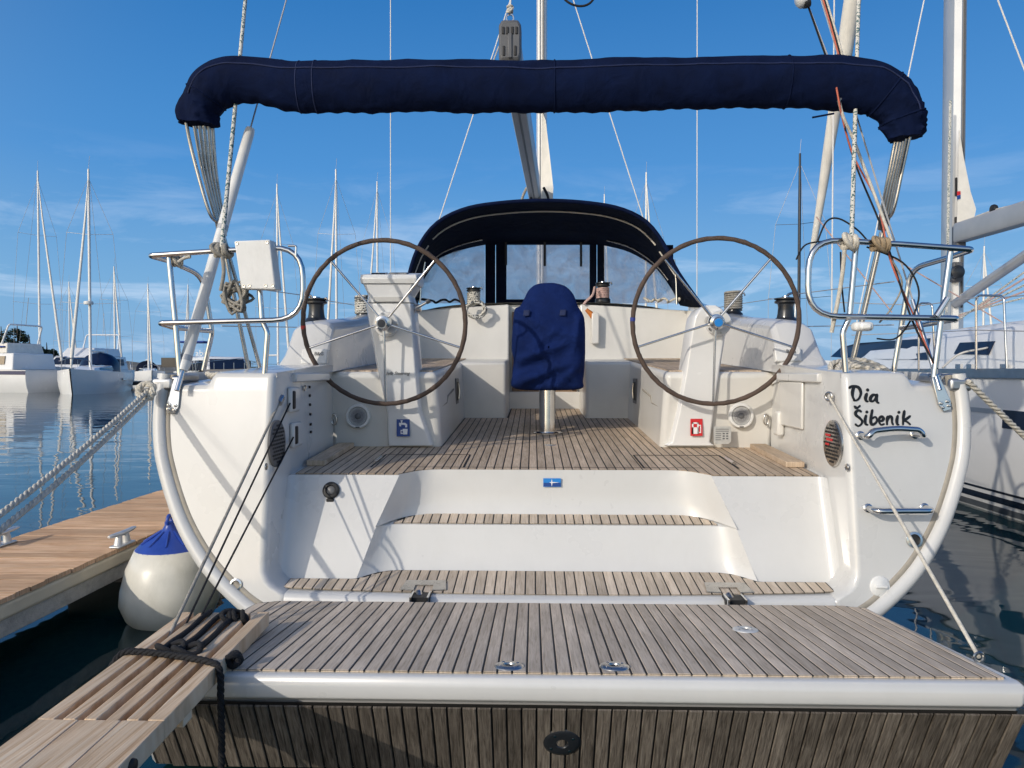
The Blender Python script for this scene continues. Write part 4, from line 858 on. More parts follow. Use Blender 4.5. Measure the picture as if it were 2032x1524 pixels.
# seams and grommet on the cover
for ui in (.305, .33):
    i = int(ui * (len(P) - 1)); part(MB().tube([q.lerp(P[i], -.004) for q in rows[i]], .0035, 5, closed=True), 'cover_seam', 'navy_patch', bim)
kz = int(n * .945)
part(MB().tube([r_[kz] + Vector((0, -.003, 0)) for r_ in rows[24:-20]], .0045, 5), 'cover_zip', 'navy_patch', bim)
for ui in (.09, .52, .70, .86, .94):
    i = int(ui * (len(P) - 1)); part(MB().tube([q.lerp(P[i], -.006) for q in rows[i]], .0055, 5, closed=True), 'cover_strap', 'navy_canvas', bim)
part(MB().tube([at(1655, 225, BY - .1), at(1612, 233, BY - .1)], .006, 5), 'cover_tie', 'navy_canvas', bim)
for s in (-1, 1):
    if s < 0:
        base = [(386, 250), (396, 250), (405, 250), (414, 250), (422, 250)]; knee = [(430, 440), (433, 440), (437, 442), (441, 442), (444, 440)]; foot = (494, 735); ex = [(369, 240), (381, 300), (413, 415), (430, 440)]
    else:
        base = [(1800, 275), (1794, 280), (1788, 282), (1782, 282), (1776, 282)]; knee = [(1768, 425), (1763, 428), (1757, 430), (1752, 430), (1748, 428)]; foot = (1689, 735); ex = [(1807, 262), (1790, 340), (1775, 410), (1766, 430)]
    for k in range(5):
        a, b = base[k], knee[k]; mid = ((a[0] + b[0]) / 2 - (4 if s < 0 else -2) * (1 if s < 0 else 0), (a[1] + b[1]) / 2)
        part(MB().tube(smooth_path([at(*a, BY - .06 + k * .03), at(*mid, BY + .03 + k * .02), at(*b, BY + .12 + k * .02)], 8), .0115, 12), 'bimini_bow', 'stainless_dull')
    part(MB().tube(smooth_path([at(x, y, BY - .02 + .04 * i) for i, (x, y) in enumerate(ex)], 6), .0115, 8), 'bimini_bow', 'stainless_dull')
    kx, ky = knee[2]
    part(MB().tube([at(kx, ky - 6, BY + .12), at(kx + (4 if s < 0 else -6), ky + 26, BY + .16)], [.035, .03], 10), 'bimini_clamp', 'plastic_grey')
    part(MB().tube([at(kx, ky + 10, BY + .14), at(*foot, 4.95)], .0135, 10), 'bimini_leg', 'stainless_dull')
    part(MB().tube([at(kx + (8 if s < 0 else -8), ky + 30, BY + .16), at(foot[0] + (22 if s < 0 else -2), 730, 5.05)], .0125, 10), 'bimini_leg', 'stainless_dull')
# ------------------------------------------------------------------ sprayhood
outer = [(800, 612), (812, 545), (832, 488), (868, 442), (925, 414), (1000, 402), (1080, 398), (1160, 402), (1230, 414), (1282, 440), (1318, 486), (1345, 540), (1396, 612)]
inner = [(826, 604), (838, 562), (868, 517), (910, 498), (962, 486), (1020, 480), (1085, 478), (1150, 480), (1197, 487), (1250, 501), (1300, 532), (1330, 570), (1347, 604)]
NO = 49
ro_ = resample(smooth_path([at(x, y, 8.0) for x, y in outer], 8), NO); ri_ = resample(smooth_path([at(x, y, 9.35) for x, y in inner], 8), NO)
rows = []
for t in (0, .04, .25, .5, .75, 1):
    k = .05 * math.sin(math.pi * t)
    rows.append([a.lerp(b, t) + Vector((0, 0, k)) for a, b in zip(ro_, ri_)])
hood = part(MB().loft(rows), 'sprayhood_canopy', 'navy_hood', solid=.006, ang=80)
part(MB().tube(ro_, .022, 8), 'hood_edge_roll', 'navy_canvas', hood)
for t, a0, a1, m_ in ((.30, 9, NO - 10, 'sail_white'), (.34, 1, 8, 'sail_white'), (.34, NO - 9, NO - 2, 'sail_white'), (.86, 4, 15, 'stainless_dull'), (.86, NO - 16, NO - 5, 'stainless_dull')):
    part(MB().tube([ro_[i].lerp(ri_[i], t) + Vector((0, 0, -.012 + .05 * math.sin(math.pi * t))) for i in range(a0, a1 + 1)], .009, 6), 'hood_bow', m_, hood)
tubes([(843, 520), (836, 560), (833, 602)], 8.3, .012, .02, 'hood_bow', 'stainless', hood); tubes([(1338, 515), (1342, 560), (1343, 604)], 8.3, .012, .02, 'hood_bow', 'stainless', hood)
# right hand skirt and tension line
sk = [at(1345, 545, 8.05), at(1396, 614, 8.05), at(1350, 606, 8.9), at(1330, 560, 9.0)]; part(MB().add(sk, [(0, 1, 2, 3)]), 'hood_skirt', 'navy_hood', hood, solid=.004)
sk = [at(812, 548, 8.05), at(800, 612, 8.05), at(828, 606, 8.9), at(838, 566, 9.0)]; part(MB().add(sk, [(0, 1, 2, 3)]), 'hood_skirt', 'navy_hood', hood, solid=.004)
# front: three vinyl panes between canvas strips
def inner_y(px):
    for (a, ya), (b, yb) in zip(inner, inner[1:]):
        if a <= px <= b: return lerp(ya, yb, (px - a) / (b - a))
    return 604
def panel(x0, x1, name, m, y1=602, y0=None, Yt=9.36, Yb=9.85, cols=14, rowsn=8, wob=.02, parent=hood):
    mb = MB(); rr_ = []
    for j in range(rowsn + 1):
        r_ = []
        for i in range(cols + 1):
            x = lerp(x0, x1, i / cols); ty = inner_y(x) - 3 if y0 is None else y0; y = lerp(ty, y1, j / rowsn); Y_ = lerp(Yt, Yb, (y - 478) / 124) - .9 * ((x - 1085) / 260) ** 4 * .6
            r_.append(at(x, y, Y_ + wob * noise.noise(Vector((x * .03, y * .05, 2)))))
        rr_.append(r_)
    mb.loft(rr_); return part(mb, name, m, parent, ang=80)
for (a, b) in ((832, 962), (1004, 1171), (1198, 1344)): panel(a, b, 'hood_window', 'vinyl')
for (a, b) in ((963, 983), (984, 1005), (1170, 1184), (1185, 1199)): panel(a, b, 'window_strip', 'navy_hood', Yt=9.345, Yb=9.835, cols=2, wob=.0)
panel(840, 1336, 'window_header', 'navy_hood', y1=486, Yt=9.34, Yb=9.83, cols=30, rowsn=2, wob=0)
for px, y1 in ((1004, 526), (1081, 528), (1153, 529)): panel(px - 2.4, px + 2.4, 'hood_strap', 'rubber_black', y1=y1, y0=480, Yt=9.31, Yb=9.8, cols=1, wob=0)
panel(985, 1190, 'window_hem', 'navy_hood', y1=603, y0=594, Yt=9.33, Yb=9.82, cols=6, rowsn=1, wob=0)
# ------------------------------------------------------------------ mast, boom, standing rigging
MY = 11.4
mc = at(1075, 300, MY); mx_ = mc.x
mm = MB(); prof = [(.0, -.15), (.075, -.12), (.105, -.02), (.095, .10), (.04, .16), (-.04, .16), (-.095, .10), (-.105, -.02), (-.075, -.12)]
mm.prism([(mx_ + x * .75, MY + y, 2.2) for x, y in prof], (0, 0, 18.4)); mast = part(mm, 'mast', 'mast_white', ang=40)
part(MB().box((mx_ + .025, MY - .148, 11), (.012, .02, 17)), 'mast_track', 'plastic_grey', mast); part(MB().box((mx_ - .03, MY - .146, 11), (.012, .02, 17)), 'mast_track', 'alu_grey', mast)
v = [at(1076, 222, MY - .17), at(1083, 240, MY - .19), at(1090, 300, MY - .28), at(1098, 372, MY - .35), at(1097, 398, MY - .35), at(1074, 398, MY - .17)]
part(MB().prism(v, (0, .012, 0)), 'furled_mainsail', 'sail_white', mast)
# boom with end cap
be = at(1012, 82, 6.3); bf = at(1062, 385, MY - .3)
def sect(c, w_, h_): return [c + Vector((w_ * x, 0, h_ * z)) for x, z in ((-.42, -.5), (.42, -.5), (.5, -.38), (.5, .38), (.36, .5), (-.36, .5), (-.5, .38), (-.5, -.38))]
bo = MB(); s0, s1 = sect(be + Vector((0, .1, -.02)), .17, .27), sect(bf, .17, .27); bo.loft([s0, s1], closed=True); bo.add(s0, [tuple(range(8))]); bo.add(s1, [tuple(range(8))]); boom = part(bo, 'boom', 'alu_grey', bevel=.008)
gr = [be + Vector((0, .12, -.158)), bf + Vector((0, 0, -.138))]; part(MB().tube(gr, .012, 6), 'boom_groove', 'plastic_grey', boom)
ec = MB(); rows = []
for (dy, k) in ((-.03, .82), (-.02, .95), (.0, 1.0), (.12, 1.03)): rows.append(sect(be + Vector((0, dy, 0)), .185 * k, .345 * k))
ec.loft(rows, closed=True); ec.add(rows[0], [tuple(range(8))]); cap = part(ec, 'boom_end_cap', 'plastic_grey', boom, bevel=.01)
for dx in (-.055, -.02, .02, .055): MB().box(be + Vector((dx, -.032, .075)), (.022, .012, .06)).build('cap_slot', 'rubber_black', cap, bevel=.004)
for dx in (-.05, .045): MB().box(be + Vector((dx, -.032, -.09)), (.02, .012, .08)).build('cap_slot', 'rubber_black', cap, bevel=.004)
MB().box(be + Vector((0, -.036, -.05)), (.035, .014, .2)).build('cap_rib', 'plastic_grey', cap, bevel=.006)
MB().torus(be + Vector((0, .0, .19)), .03, .008, (0, 1, 0), 20, 6).build('lift_shackle', 'stainless', cap)
top_ = Vector((mx_, MY, 20.3))
def wirep(a, b, r, m, name): return part(MB().tube([a, b], r, 6), name, m)
wirep(be + Vector((0, 0, .22)), top_ - Vector((0, .2, .3)), .008, 'wire_white', 'topping_lift'); kb = MB(); knot(kb, be + Vector((0, 0, .26)), .02, .009, 3, (0, 0, 1), 3, .05); part(kb, 'lift_knot', 'rope_white', boom)
tl = at(990, 95, 6.6); wirep(at(940, 225, MY), at(990, 92, MY), .012, 'wire', 'lower_shroud')
# gooseneck hardware
gk = part(MB().tube([bf + Vector((0, -.3, -.1)), bf + Vector((0, .12, -.2))], .05, 8), 'gooseneck', 'galvanised')
for k in range(4): MB().tube(smooth_path([bf + Vector((-.12 + .08 * k, -.3, .02)), bf + Vector((-.18 + .12 * k, -.33, -.12)), bf + Vector((-.2 + .13 * k, -.3, -.26))], 5), .02, 8).build('reefing_line', 'rope_black' if k % 2 else 'rope_grey', gk)
for (a, b, r) in (((775, 600), (775, -400), .008), ((1383, 600), (1384, -400), .008)): wirep(at(*a, MY + .2), at(*b, MY + .2), r, 'wire_white', 'cap_shroud')
wirep(at(870, 440, MY - .1), at(990, 75, MY - .1), .010, 'wire_white', 'lower_shroud') if False else None
wirep(at(868, 447, MY), at(1068, -170, MY), .009, 'wire_white', 'lower_shroud'); wirep(at(1298, 500, MY), at(1083, -170, MY), .009, 'wire_white', 'lower_shroud')
# spreaders high up, just above the picture
for s in (-1, 1): part(MB().tube([(mx_, MY, 9.6), (mx_ + s * 2.1, MY + .2, 9.75)], .035, 8, flat=.4), 'spreader', 'mast_white', mast)
# backstay legs
BL0, BR0 = at(355, 762, 4.2), at(1861, 760, 4.2)
bl = wirep(BL0, top_, .0055, 'wire', 'backstay'); br = wirep(BR0, top_, .0055, 'wire', 'backstay')
def along(a, b, t): return a.lerp(b, t)
pa, pb_ = along(BL0, top_, .004), along(BL0, top_, .086)
part(MB().tube([pa, pa.lerp(pb_, .02), pa.lerp(pb_, .98), pb_], [.026, .032, .032, .028], 16), 'backstay_tube', 'plastic_white', bl)
for t in (.035, .55): c = pa.lerp(pb_, t); part(MB().tube([c, pa.lerp(pb_, t + .02)], .033, 16), 'tube_collar', 'alu_grey', bl)
part(MB().tube([BL0 - (top_ - BL0) * .002, pa], .016, 8), 'turnbuckle', 'stainless', bl); part(MB().tube([BR0 - (top_ - BR0) * .002, along(BR0, top_, .025)], .012, 8), 'turnbuckle', 'stainless', br)
# ------------------------------------------------------------------ cockpit table under its cover
sil = [(1020, 771), (1088, 775), (1153, 772), (1157, 755), (1160, 720), (1162, 690), (1161, 640), (1157, 622), (1147, 606), (1138, 584), (1124, 568), (1105, 561), (1085, 560), (1064, 563), (1049, 574), (1039, 592), (1031, 606), (1021, 613), (1018, 640), (1015, 690), (1019, 715), (1016, 745)]
TY = 6.12; P = smooth_path([at(x, y, TY) for x, y in sil], 4, closed=True); cc = at(1088, 690, TY); tv_ = MB(); rows = []
def fxz(x, y): q = at(x, y, TY - .1); return q.x, q.z
FOLDS = [(*fxz(*a_), *fxz(*b_), am, wd2) for a_, b_, am, wd2 in (((1022, 762), (1152, 712), .05, .035), ((1022, 735), (1120, 705), -.03, .03), ((1030, 712), (1158, 672), .035, .03), ((1100, 770), (1150, 725), .045, .028), ((1050, 770), (1110, 738), -.035, .026), ((1022, 640), (1034, 720), .03, .03), ((1150, 630), (1140, 700), .03, .03), ((1130, 770), (1128, 735), -.03, .02), ((1045, 600), (1060, 650), .015, .03), ((1060, 690), (1110, 650), .02, .03))]
def fold(p, s):
    rg = (1 - abs(noise.noise(Vector((p.x * 1.6 + p.z * 2.6, p.x * 1.2 - p.z * 1.1, 3.1))))) ** 5
    a = .05 * noise.noise(Vector((p.x * 2.5, p.z * 3.2, .4))) - .085 * rg; d = (p.x * .42 + p.z) * 14
    ex = 0
    for (x0, y0, x1, y1, am, wd2) in FOLDS:
        A2, B3 = Vector((x0, 0, y0)), Vector((x1, 0, y1)); pq = Vector((p.x, 0, p.z)); u_ = min(1, max(0, (pq - A2).dot(B3 - A2) / (B3 - A2).length_squared)); dd = (pq - A2.lerp(B3, u_)).length; ex += am * math.exp(-(dd / wd2) ** 2) * (.35 + .65 * math.sin(math.pi * min(1, u_ + .25)))
    low = max(0, min(1, (1.86 - p.z) / .35)); return a * .5 + .026 * low * math.sin(d + 2.5 * noise.noise(p * 2.2)) + .008 * noise.noise(p * 7) - ex
for s_ in [.02 + .95 * (k / 26) ** .8 for k in range(27)]:
    r_ = []
    for p in P:
        q = cc + (p - cc) * s_; r_.append(q + Vector((0, -.10 + .10 * s_ ** 5 + fold(q, s_), 0)))
    rows.append(r_)
for (dy, k) in ((.05, 1), (.2, 1.01), (.5, 1.0), (.8, .98), (.95, .9)):
    rows.append([cc + (p - cc) * k + Vector((.012 * noise.noise(p * 4), dy, 0)) for p in P])
tv_.loft(rows, closed=True); tv_.add(rows[-1], [tuple(range(len(P)))])
tc_ = tv_.build('table_cover', 'navy_cover', None, origin=cc, ang=80); tag(tc_, 'dark blue canvas cover draped over the folded cockpit table', 'table cover')
for (x, y) in ((1045, 622), (1117, 621)):
    g = []
    for dy_ in (6, 3, 0, -3, -6):
        rw = []
        for dx_ in (-6, -3, 0, 3, 6):
            q = at(x + dx_ - dy_ * .12, y + dy_, TY - .09); sfr = max(abs(q.x - cc.x) / .30, abs(q.z - cc.z) / .45); q.y = TY - .10 + .10 * min(1, sfr) ** 5 + fold(q, 0) - .008; rw.append(q)
        g.append(rw)
    MB().loft(g).build('velcro_patch', 'navy_patch', tc_, solid=.003)
tb = on_sole(1086, 861); tz = sole_z(tb.y)
tab = part(MB().lathe([(.0685, .01), (.0685, .52)], (tb.x, tb.y, tz), n=32), 'table_post', 'stainless')
MB().lathe([(.125, .004), (.125, .012), (.11, .02), (.07, .024)], (tb.x, tb.y, tz), n=36).build('post_flange', 'stainless', tab)
MB().box((tb.x, tb.y + .28, 1.48), (.46, .75, .06)).build('table_frame', 'wood_panel', tab)
for dx in (-.18, -.13, .17, .22):
    MB().tube([(tb.x + dx, tb.y + .02, 1.49), (tb.x + dx + .01, tb.y, 1.40), (tb.x + dx + .03, tb.y + .02, 1.385), (tb.x + dx + .04, tb.y + .02, 1.47)], .008, 6).build('table_hinge', 'stainless_dull', tab)
for dx in (-.24, .25): MB().box((tb.x + dx * .9, tb.y + .05, 1.42), (.03, .05, .10)).build('table_bracket', 'wood_panel', tab)
# ------------------------------------------------------------------ loose ropes, lines and coils
def rope(name, path, r, m, label, cat='rope', group=None, laid=False, n=8, **k):
    mb = MB()
    if laid: twist(mb, path, r, **k)
    else: mb.tube(path, r, n)
    o = mb.build(name, m, None, ang=80); tag(o, label, cat, group); return o
def sag(a, b, s, n=16): return [a.lerp(b, i / n) - Vector((0, 0, s * 4 * (i / n) * (1 - i / n))) for i in range(n + 1)]
# mooring lines
FL = Vector((-(xo(1.42) - .04), yw(2.2, 1.42) - .03, 1.475)); FR = Vector((xo(1.42) - .04, FL.y, 1.475))
rope('mooring_rope', sag(at(297, 772, 4.2), at(-60, 1066, 2.75), .02) , .0135, 'rope_white', 'upper of the two thick white mooring ropes running left to the dock', laid=True)
rope('mooring_rope', sag(at(297, 786, 4.19), at(-60, 1100, 2.7), .025), .0135, 'rope_white', 'lower of the two thick white mooring ropes running left to the dock', laid=True)
rope('mooring_rope', sag(FR + Vector((.02, 0, .01)), at(2120, 945, 4.6), .01), .017, 'rope_white', 'thick pale mooring rope leading off right toward the neighbouring hull', laid=True)
def coil(c, r0, r1, turns, rr, tilt=(0, 0, 0), seed=1, flat=1.0, layers=1, n=18, jit=.3):
    rnd = random.Random(seed); pts = []; Q = Matrix.Rotation(tilt[2], 3, 'Z') @ Matrix.Rotation(tilt[1], 3, 'Y') @ Matrix.Rotation(tilt[0], 3, 'X'); N_ = int(turns * n)
    for i in range(N_ + 1):
        a = 2 * math.pi * i / n; t = i / N_; lay = (t * layers) % 1; up_ = int(min(t * layers, layers - .001)); r_ = lerp(r0, r1, lay if up_ % 2 == 0 else 1 - lay) + rnd.uniform(-jit, jit) * rr
        pts.append(Vector(c) + Q @ Vector((r_ * math.cos(a), r_ * flat * math.sin(a), up_ * rr * 1.7 + rnd.uniform(-jit, jit) * rr)))
    return smooth_path(pts, 2)
rope('rope_coil', coil((-1.93, 4.62, 1.49), .07, .20, 5, .017, flat=.8, layers=2, seed=4), .017, 'rope_white', 'white mooring rope coiled on the left stern corner', laid=True, step=.016)
rope('rope_coil', coil((1.83, 4.62, 1.51), .06, .18, 6, .017, (R(28), 0, 0), flat=.9, layers=2, seed=6), .017, 'rope_tan', 'tan mooring rope coiled on the right stern corner', laid=True, step=.016); M['rope_tan2'] = M['rope_tan']
bpy.data.objects['rope_coil.001'].data.materials[0] = M['rope_white']; bpy.data.objects['rope_coil.001']['label'] = 'pale mooring rope coiled on the right stern corner beside the chainplate'
rope('rope_end', coil(at(290, 775, 4.16), .035, .05, 2, .015, (R(80), R(30), 0), seed=9), .015, 'rope_white', 'white rope bight looped round the left stern fairlead', laid=True, step=.014)
# striped lines to the stern rails
p1 = at(440, 492, 4.18); rope('striped_line', [p1, at(487, 0, 5.1), at(527, -420, 5.9)], .0125, 'rope_fleck', 'white line with dark flecks tied to the left stern rail')
p2 = at(1690, 470, 4.18); rope('striped_line', [p2, at(1704, 0, 5.1), at(1716, -420, 5.9)], .0125, 'rope_fleck', 'white line with green flecks tied to the right stern rail')
k = MB(); knot(k, at(440, 497, RY), .028, .013, 4, (1, 0, .02), 1, .075); k.tube(smooth_path([at(441, 510, RY - .03), at(444, 540, RY - .04), at(438, 577, RY - .03)], 5), .011, 8); tag(k.build('rope_knot', 'rope_grey', None, ang=80), 'grey rope hitch on the left rail with a short tail hanging', 'knot')
k = MB(); knot(k, at(1686, 480, RY), .032, .014, 4, (1, 0, -.02), 2, .07); k.tube(smooth_path([at(1676, 495, RY - .03), at(1672, 540, RY), at(1664, 590, RY + .03), at(1650, 660, RY + .05)], 5), .012, 8); tag(k.build('rope_knot', 'rope_white', None, ang=80), 'white rope knot on the right rail below the flecked line', 'knot')
k = MB(); knot(k, at(1747, 485, RY), .03, .011, 6, (1, 0, -.02), 5, .085); tag(k.build('rope_lashing', 'rope_tan', None, ang=80), 'tan lashing wrapped round the top of the right rail', 'lashing')
k = MB(); knot(k, at(350, 517, RY + .06), .03, .010, 3, (1, .6, -.02), 8, .05); k.tube(smooth_path([at(354, 520, RY), at(366, 512, RY), at(378, 509, RY)], 5), .01, 8); tag(k.build('rope_lashing', 'rope_white', None, ang=80), 'small white lashing at the outer corner of the left rail', 'lashing')
# tangled hank on the left rail
rnd = random.Random(11); pts = []
cH = at(468, 590, RY + .06)
for i in range(46): a = i * 2.35; pts.append(cH + Vector(((.045 + .03 * rnd.random()) * math.cos(a) * 1.3, rnd.uniform(-.05, .03), (.05 + .05 * rnd.random()) * math.sin(a))))
rope('rope_hank', smooth_path(pts, 5), .0085, 'rope_grey', 'tangled grey rope hank hanging under the left stern rail', n=6)
# platform tackle on the left, single line on the right
def onplat(px, py): return onslope(px, py, PN[1] + .009, PN[0], (PF[1] - PN[1]) / (PF[0] - PN[0]))
q0 = at(557, 793, 4.30); PL_, PR_ = Vector((-1.59, 2.93, .445)), Vector((1.585, 2.93, .445))
rope('tackle_line', [q0, q0.lerp(PL_, .5), PL_], .0075, 'rope_grey', 'grey braided line of the three slanting lines at the left stern', n=7)
rope('tackle_line', [at(577, 797, 4.43), PL_ + Vector((.02, .1, .01))], .0055, 'rope_black', 'middle thin black line of the three slanting lines at the left stern', n=6)
rope('tackle_line', [at(582, 868, 4.46), PL_ + Vector((.03, .2, .0))], .0055, 'rope_black', 'lowest thin black line of the three slanting lines at the left stern', n=6)
part(MB().tube([at(559, 788, 4.32), at(553, 800, 4.27)], .02, 10), 'tackle_eye', 'stainless_dull')
r0 = at(1645, 787, 4.32); rk = r0.lerp(PR_, .52)
rope('platform_line', [r0, rk], .0065, 'rope_white', 'thin white line from the right inner wall eye to its knot', n=7); rope('platform_line', [rk, PR_], .0085, 'rope_white', 'white line from its knot down to the right platform edge', n=7)
for e_ in (PL_, PR_): part(MB().torus(e_, .018, .006, (0, 1, 0), 16, 6), 'line_eye', 'stainless_dull', plat)
part(MB().torus(r0, .022, .008, (1, .5, 0), 18, 8), 'line_eye', 'stainless_dull')
# lines gathered on the right backstay
def bs(t, dx=0, dz=0, dy=0): return BR0.lerp(top_, t) + Vector((dx, dy - .02, dz))
rope('halyard_bundle', smooth_path([bs(.004), bs(.02, -.03), at(1797, 590, 4.3), at(1765, 510, 4.25), at(1740, 400, 4.5), at(1690, 300, 4.6), at(1660, 175, 4.55), bs(.125), bs(.4)], 6), .0055, 'rope_orange', 'thin orange line running down beside the right backstay', n=6)
rope('halyard_bundle', smooth_path([bs(.004, .01), at(1812, 640, 4.25), at(1772, 520, 4.28), at(1745, 440, 4.5), at(1694, 315, 4.62), at(1664, 190, 4.56), bs(.125, .01), bs(.4)], 6), .006, 'rope_black', 'thin black line twisted beside the right backstay', n=6)
rope('halyard_bundle', smooth_path([at(1770, 480, 4.3), at(1735, 385, 4.5), at(1697, 285, 4.58), at(1665, 200, 4.56), bs(.12, .02), bs(.4)], 6), .009, 'rope_white', 'white braided line knotted beside the right backstay', n=7)
for (pts, lab, m_) in (([(1622, 480), (1640, 440), (1665, 434), (1700, 455), (1720, 476)], 'black cable arching over the left end of the right rail', 'rope_black'), ([(1720, 490), (1790, 520), (1822, 570), (1815, 620), (1780, 670), (1740, 672)], 'black cable looping down inside the right rail', 'rope_black'), ([(1760, 500), (1790, 560), (1770, 610), (1745, 640)], 'grey cord loop hanging inside the right rail', 'rope_grey'), ([(1668, 500), (1670, 560), (1676, 620)], 'dark strap hanging beside the knot on the right rail', 'rope_black'), ([(1580, 515), (1600, 485), (1650, 478)], 'thin black cable entering the right rail from the left', 'rope_black')):
    rope('loose_cable', smooth_path([at(x, y, RY + .06) for x, y in pts], 6), .005, m_, lab, 'cable', n=6)
# winch ropes
def winch_rope(px, py, Y_, m, lab, h=.13, r=.065, turns=6, rr=.011):
    c = at(px, py, Y_); pts = [c + Vector((r * math.cos(2 * math.pi * i / 16), r * math.sin(2 * math.pi * i / 16), h * i / (turns * 16) + .05)) for i in range(turns * 16 + 1)]
    return rope('winch_rope', pts, rr, m, lab, n=7)
winch_rope(721, 634, 7.1, 'rope_coil', 'flecked sheet wound in turns on the left coaming winch', .17, .072, 8); winch_rope(1455, 626, 7.1, 'rope_grey', 'grey sheet wound in turns on the right coaming winch', .17, .075, 8)
winch_rope(940, 612, 8.62, 'rope_coil', 'black and white sheet wound on the left cabin top winch', .13, .066, 6, .012); winch_rope(1196, 602, 8.62, 'rope_pink', 'pink flecked line wound on the right cabin top winch', .12, .066, 6)
rope('winch_tail', smooth_path([at(1180, 570, 8.5), at(1176, 585, 8.4), at(1165, 596, 8.4), at(1158, 604, 8.4)], 5), .014, 'rope_pink', 'pink flecked tail leading from the right cabin top winch', n=7)
cK = at(945, 612, 8.36); rnd = random.Random(5); pts = []
for i in range(60): a = i * .75; pts.append(cK + Vector(((.10 + rnd.uniform(-.02, .02)) * math.cos(a), -.06 + rnd.uniform(-.05, .02), (.085 + rnd.uniform(-.025, .02)) * math.sin(a) - .02)))
rope('rope_hank', smooth_path(pts, 3), .011, 'rope_coil', 'black and white rope hank hanging from the left cabin top winch', n=7)
rnd = random.Random(21)
for (x0, x1, m_, lab, sd) in ((826, 925, 'rope_black', 'dark lines heaped along the cabin top left of the winch', 1), (1280, 1348, 'rope_white', 'white line heaped along the cabin top at the right of the hood', 2)):
    rnd = random.Random(sd); pts = [at(lerp(x0, x1, i / 14) + rnd.uniform(-8, 8), 604 - abs(8 * math.sin(i * 1.3)) - rnd.uniform(0, 6), 8.58 + rnd.uniform(-.05, .1)) for i in range(15)]
    rope('line_heap', smooth_path(pts, 6), .013, m_, lab, n=6)
# ------------------------------------------------------------------ fender
FY = 4.62; fc = at(330, 1155, FY)
ft = thing('ball_fender', (fc.x, fc.y, .0), 'white ball fender with a blue top hanging between dock and hull', 'fender')
z0 = at(310, 1258, FY).z; z1 = at(310, 1086, FY).z; cxf = at(338, 1150, FY).x
pr_ = [(.005, z0), (.09, z0 + .012), (.18, z0 + .05), (.255, z0 + .125), (.29, z0 + .215), (.283, z0 + .30), (.25, lerp(z0, z1, .8)), (.20, z1)]
MB().lathe(smooth_prof(pr_) if False else pr_, (cxf, FY, 0), n=40).build('ball', 'fender_white', ft, ang=80)
MB().lathe([(.201, z1 - .002), (.165, z1 + .035), (.10, z1 + .07), (.05, z1 + .105), (.03, z1 + .14), (.03, z1 + .16)], (cxf, FY, 0), n=32).build('rope_end_cap', 'blue_vinyl', ft, ang=80)
for k_ in range(10):
    a = 2 * math.pi * k_ / 10; MB().tube([(cxf + .165 * math.cos(a), FY + .165 * math.sin(a), z1 + .036), (cxf + .05 * math.cos(a), FY + .05 * math.sin(a), z1 + .107)], .006, 5).build('cap_rib', 'blue_vinyl', ft)
MB().torus((cxf, FY, z1 + .17), .03, .012, (1, 0, 0), 20, 8).build('eye', 'blue_vinyl', ft); rope('fender_lanyard', [Vector((cxf, FY, z1 + .18)), Vector((cxf + .02, FY + .1, 1.6))], .007, 'rope_white', 'thin lanyard holding up the ball fender', n=6)
# ------------------------------------------------------------------ finger pontoon at the left
DZ = .42; X1 = at(0, 1190, 3.44).x
def dockx(px, py): return onslope(px, py, DZ, 0, 0)
xa = dockx(0, 1075).x; xb = dockx(0, 1190).x; xa = min(xa, dockx(300, 990).x + 0.0)
dk = thing('finger_pontoon', ((xa + xb) / 2, 4, 0), 'wooden decked finger pontoon floating left of the yacht', 'pontoon')
bw = .118; y = .9
while y < 9.2:
    b = MB(); nrib = 6; pr = []
    for i in range(nrib):
        a0 = y + i * (bw - .006) / nrib; d_ = (bw - .006) / nrib; pr += [(a0, -.004), (a0 + d_ * .18, 0), (a0 + d_ * .82, 0), (a0 + d_ * .98, -.004)]
    j = random.uniform(-.0015, .0015); ea, eb = random.uniform(-.008, .008), random.uniform(-.008, .008)
    r0_ = [Vector((xa + ea, yy, DZ + zz + j)) for yy, zz in pr]; r1_ = [Vector((xb + eb, yy, DZ + zz + j)) for yy, zz in pr]
    lo0 = [Vector((xa + ea, pr[0][0], DZ - .026)), Vector((xa + ea, pr[-1][0], DZ - .026))]; lo1 = [Vector((xb + eb, pr[0][0], DZ - .026)), Vector((xb + eb, pr[-1][0], DZ - .026))]
    b.loft([[lo0[0]] + r0_ + [lo0[1]], [lo1[0]] + r1_ + [lo1[1]]]); nn_ = len(pr) + 2; b.add([lo1[0]] + r1_ + [lo1[1]], [tuple(range(nn_))])
    b.build('plank', 'teak_dock', dk, smooth=False); y += bw
fa = MB().box((xb - .035, 5.0, DZ - .075), (.05, 8.4, .09)); fa.build('edge_beam', 'cream_rail', dk, bevel=.02, seg=3)
MB().box((xb - .06, 5.0, DZ - .165), (.06, 8.4, .09)).build('side_channel', 'concrete', dk, bevel=.004)
MB().box((xa + .035, 5.0, DZ - .11), (.05, 8.4, .16)).build('edge_beam', 'cream_rail', dk, bevel=.02)
MB().box(((xa + xb) / 2, 5, DZ - .06), (xb - xa - .14, 8.3, .05)).build('deck_joist', 'concrete', dk)
for (ya, yb) in ((1.0, 3.75), (5.4, 7.6)): MB().box(((xa + xb) / 2, (ya + yb) / 2, .06), (xb - xa - .16, yb - ya, .44)).build('float', 'float_black', dk, bevel=.04, seg=3)
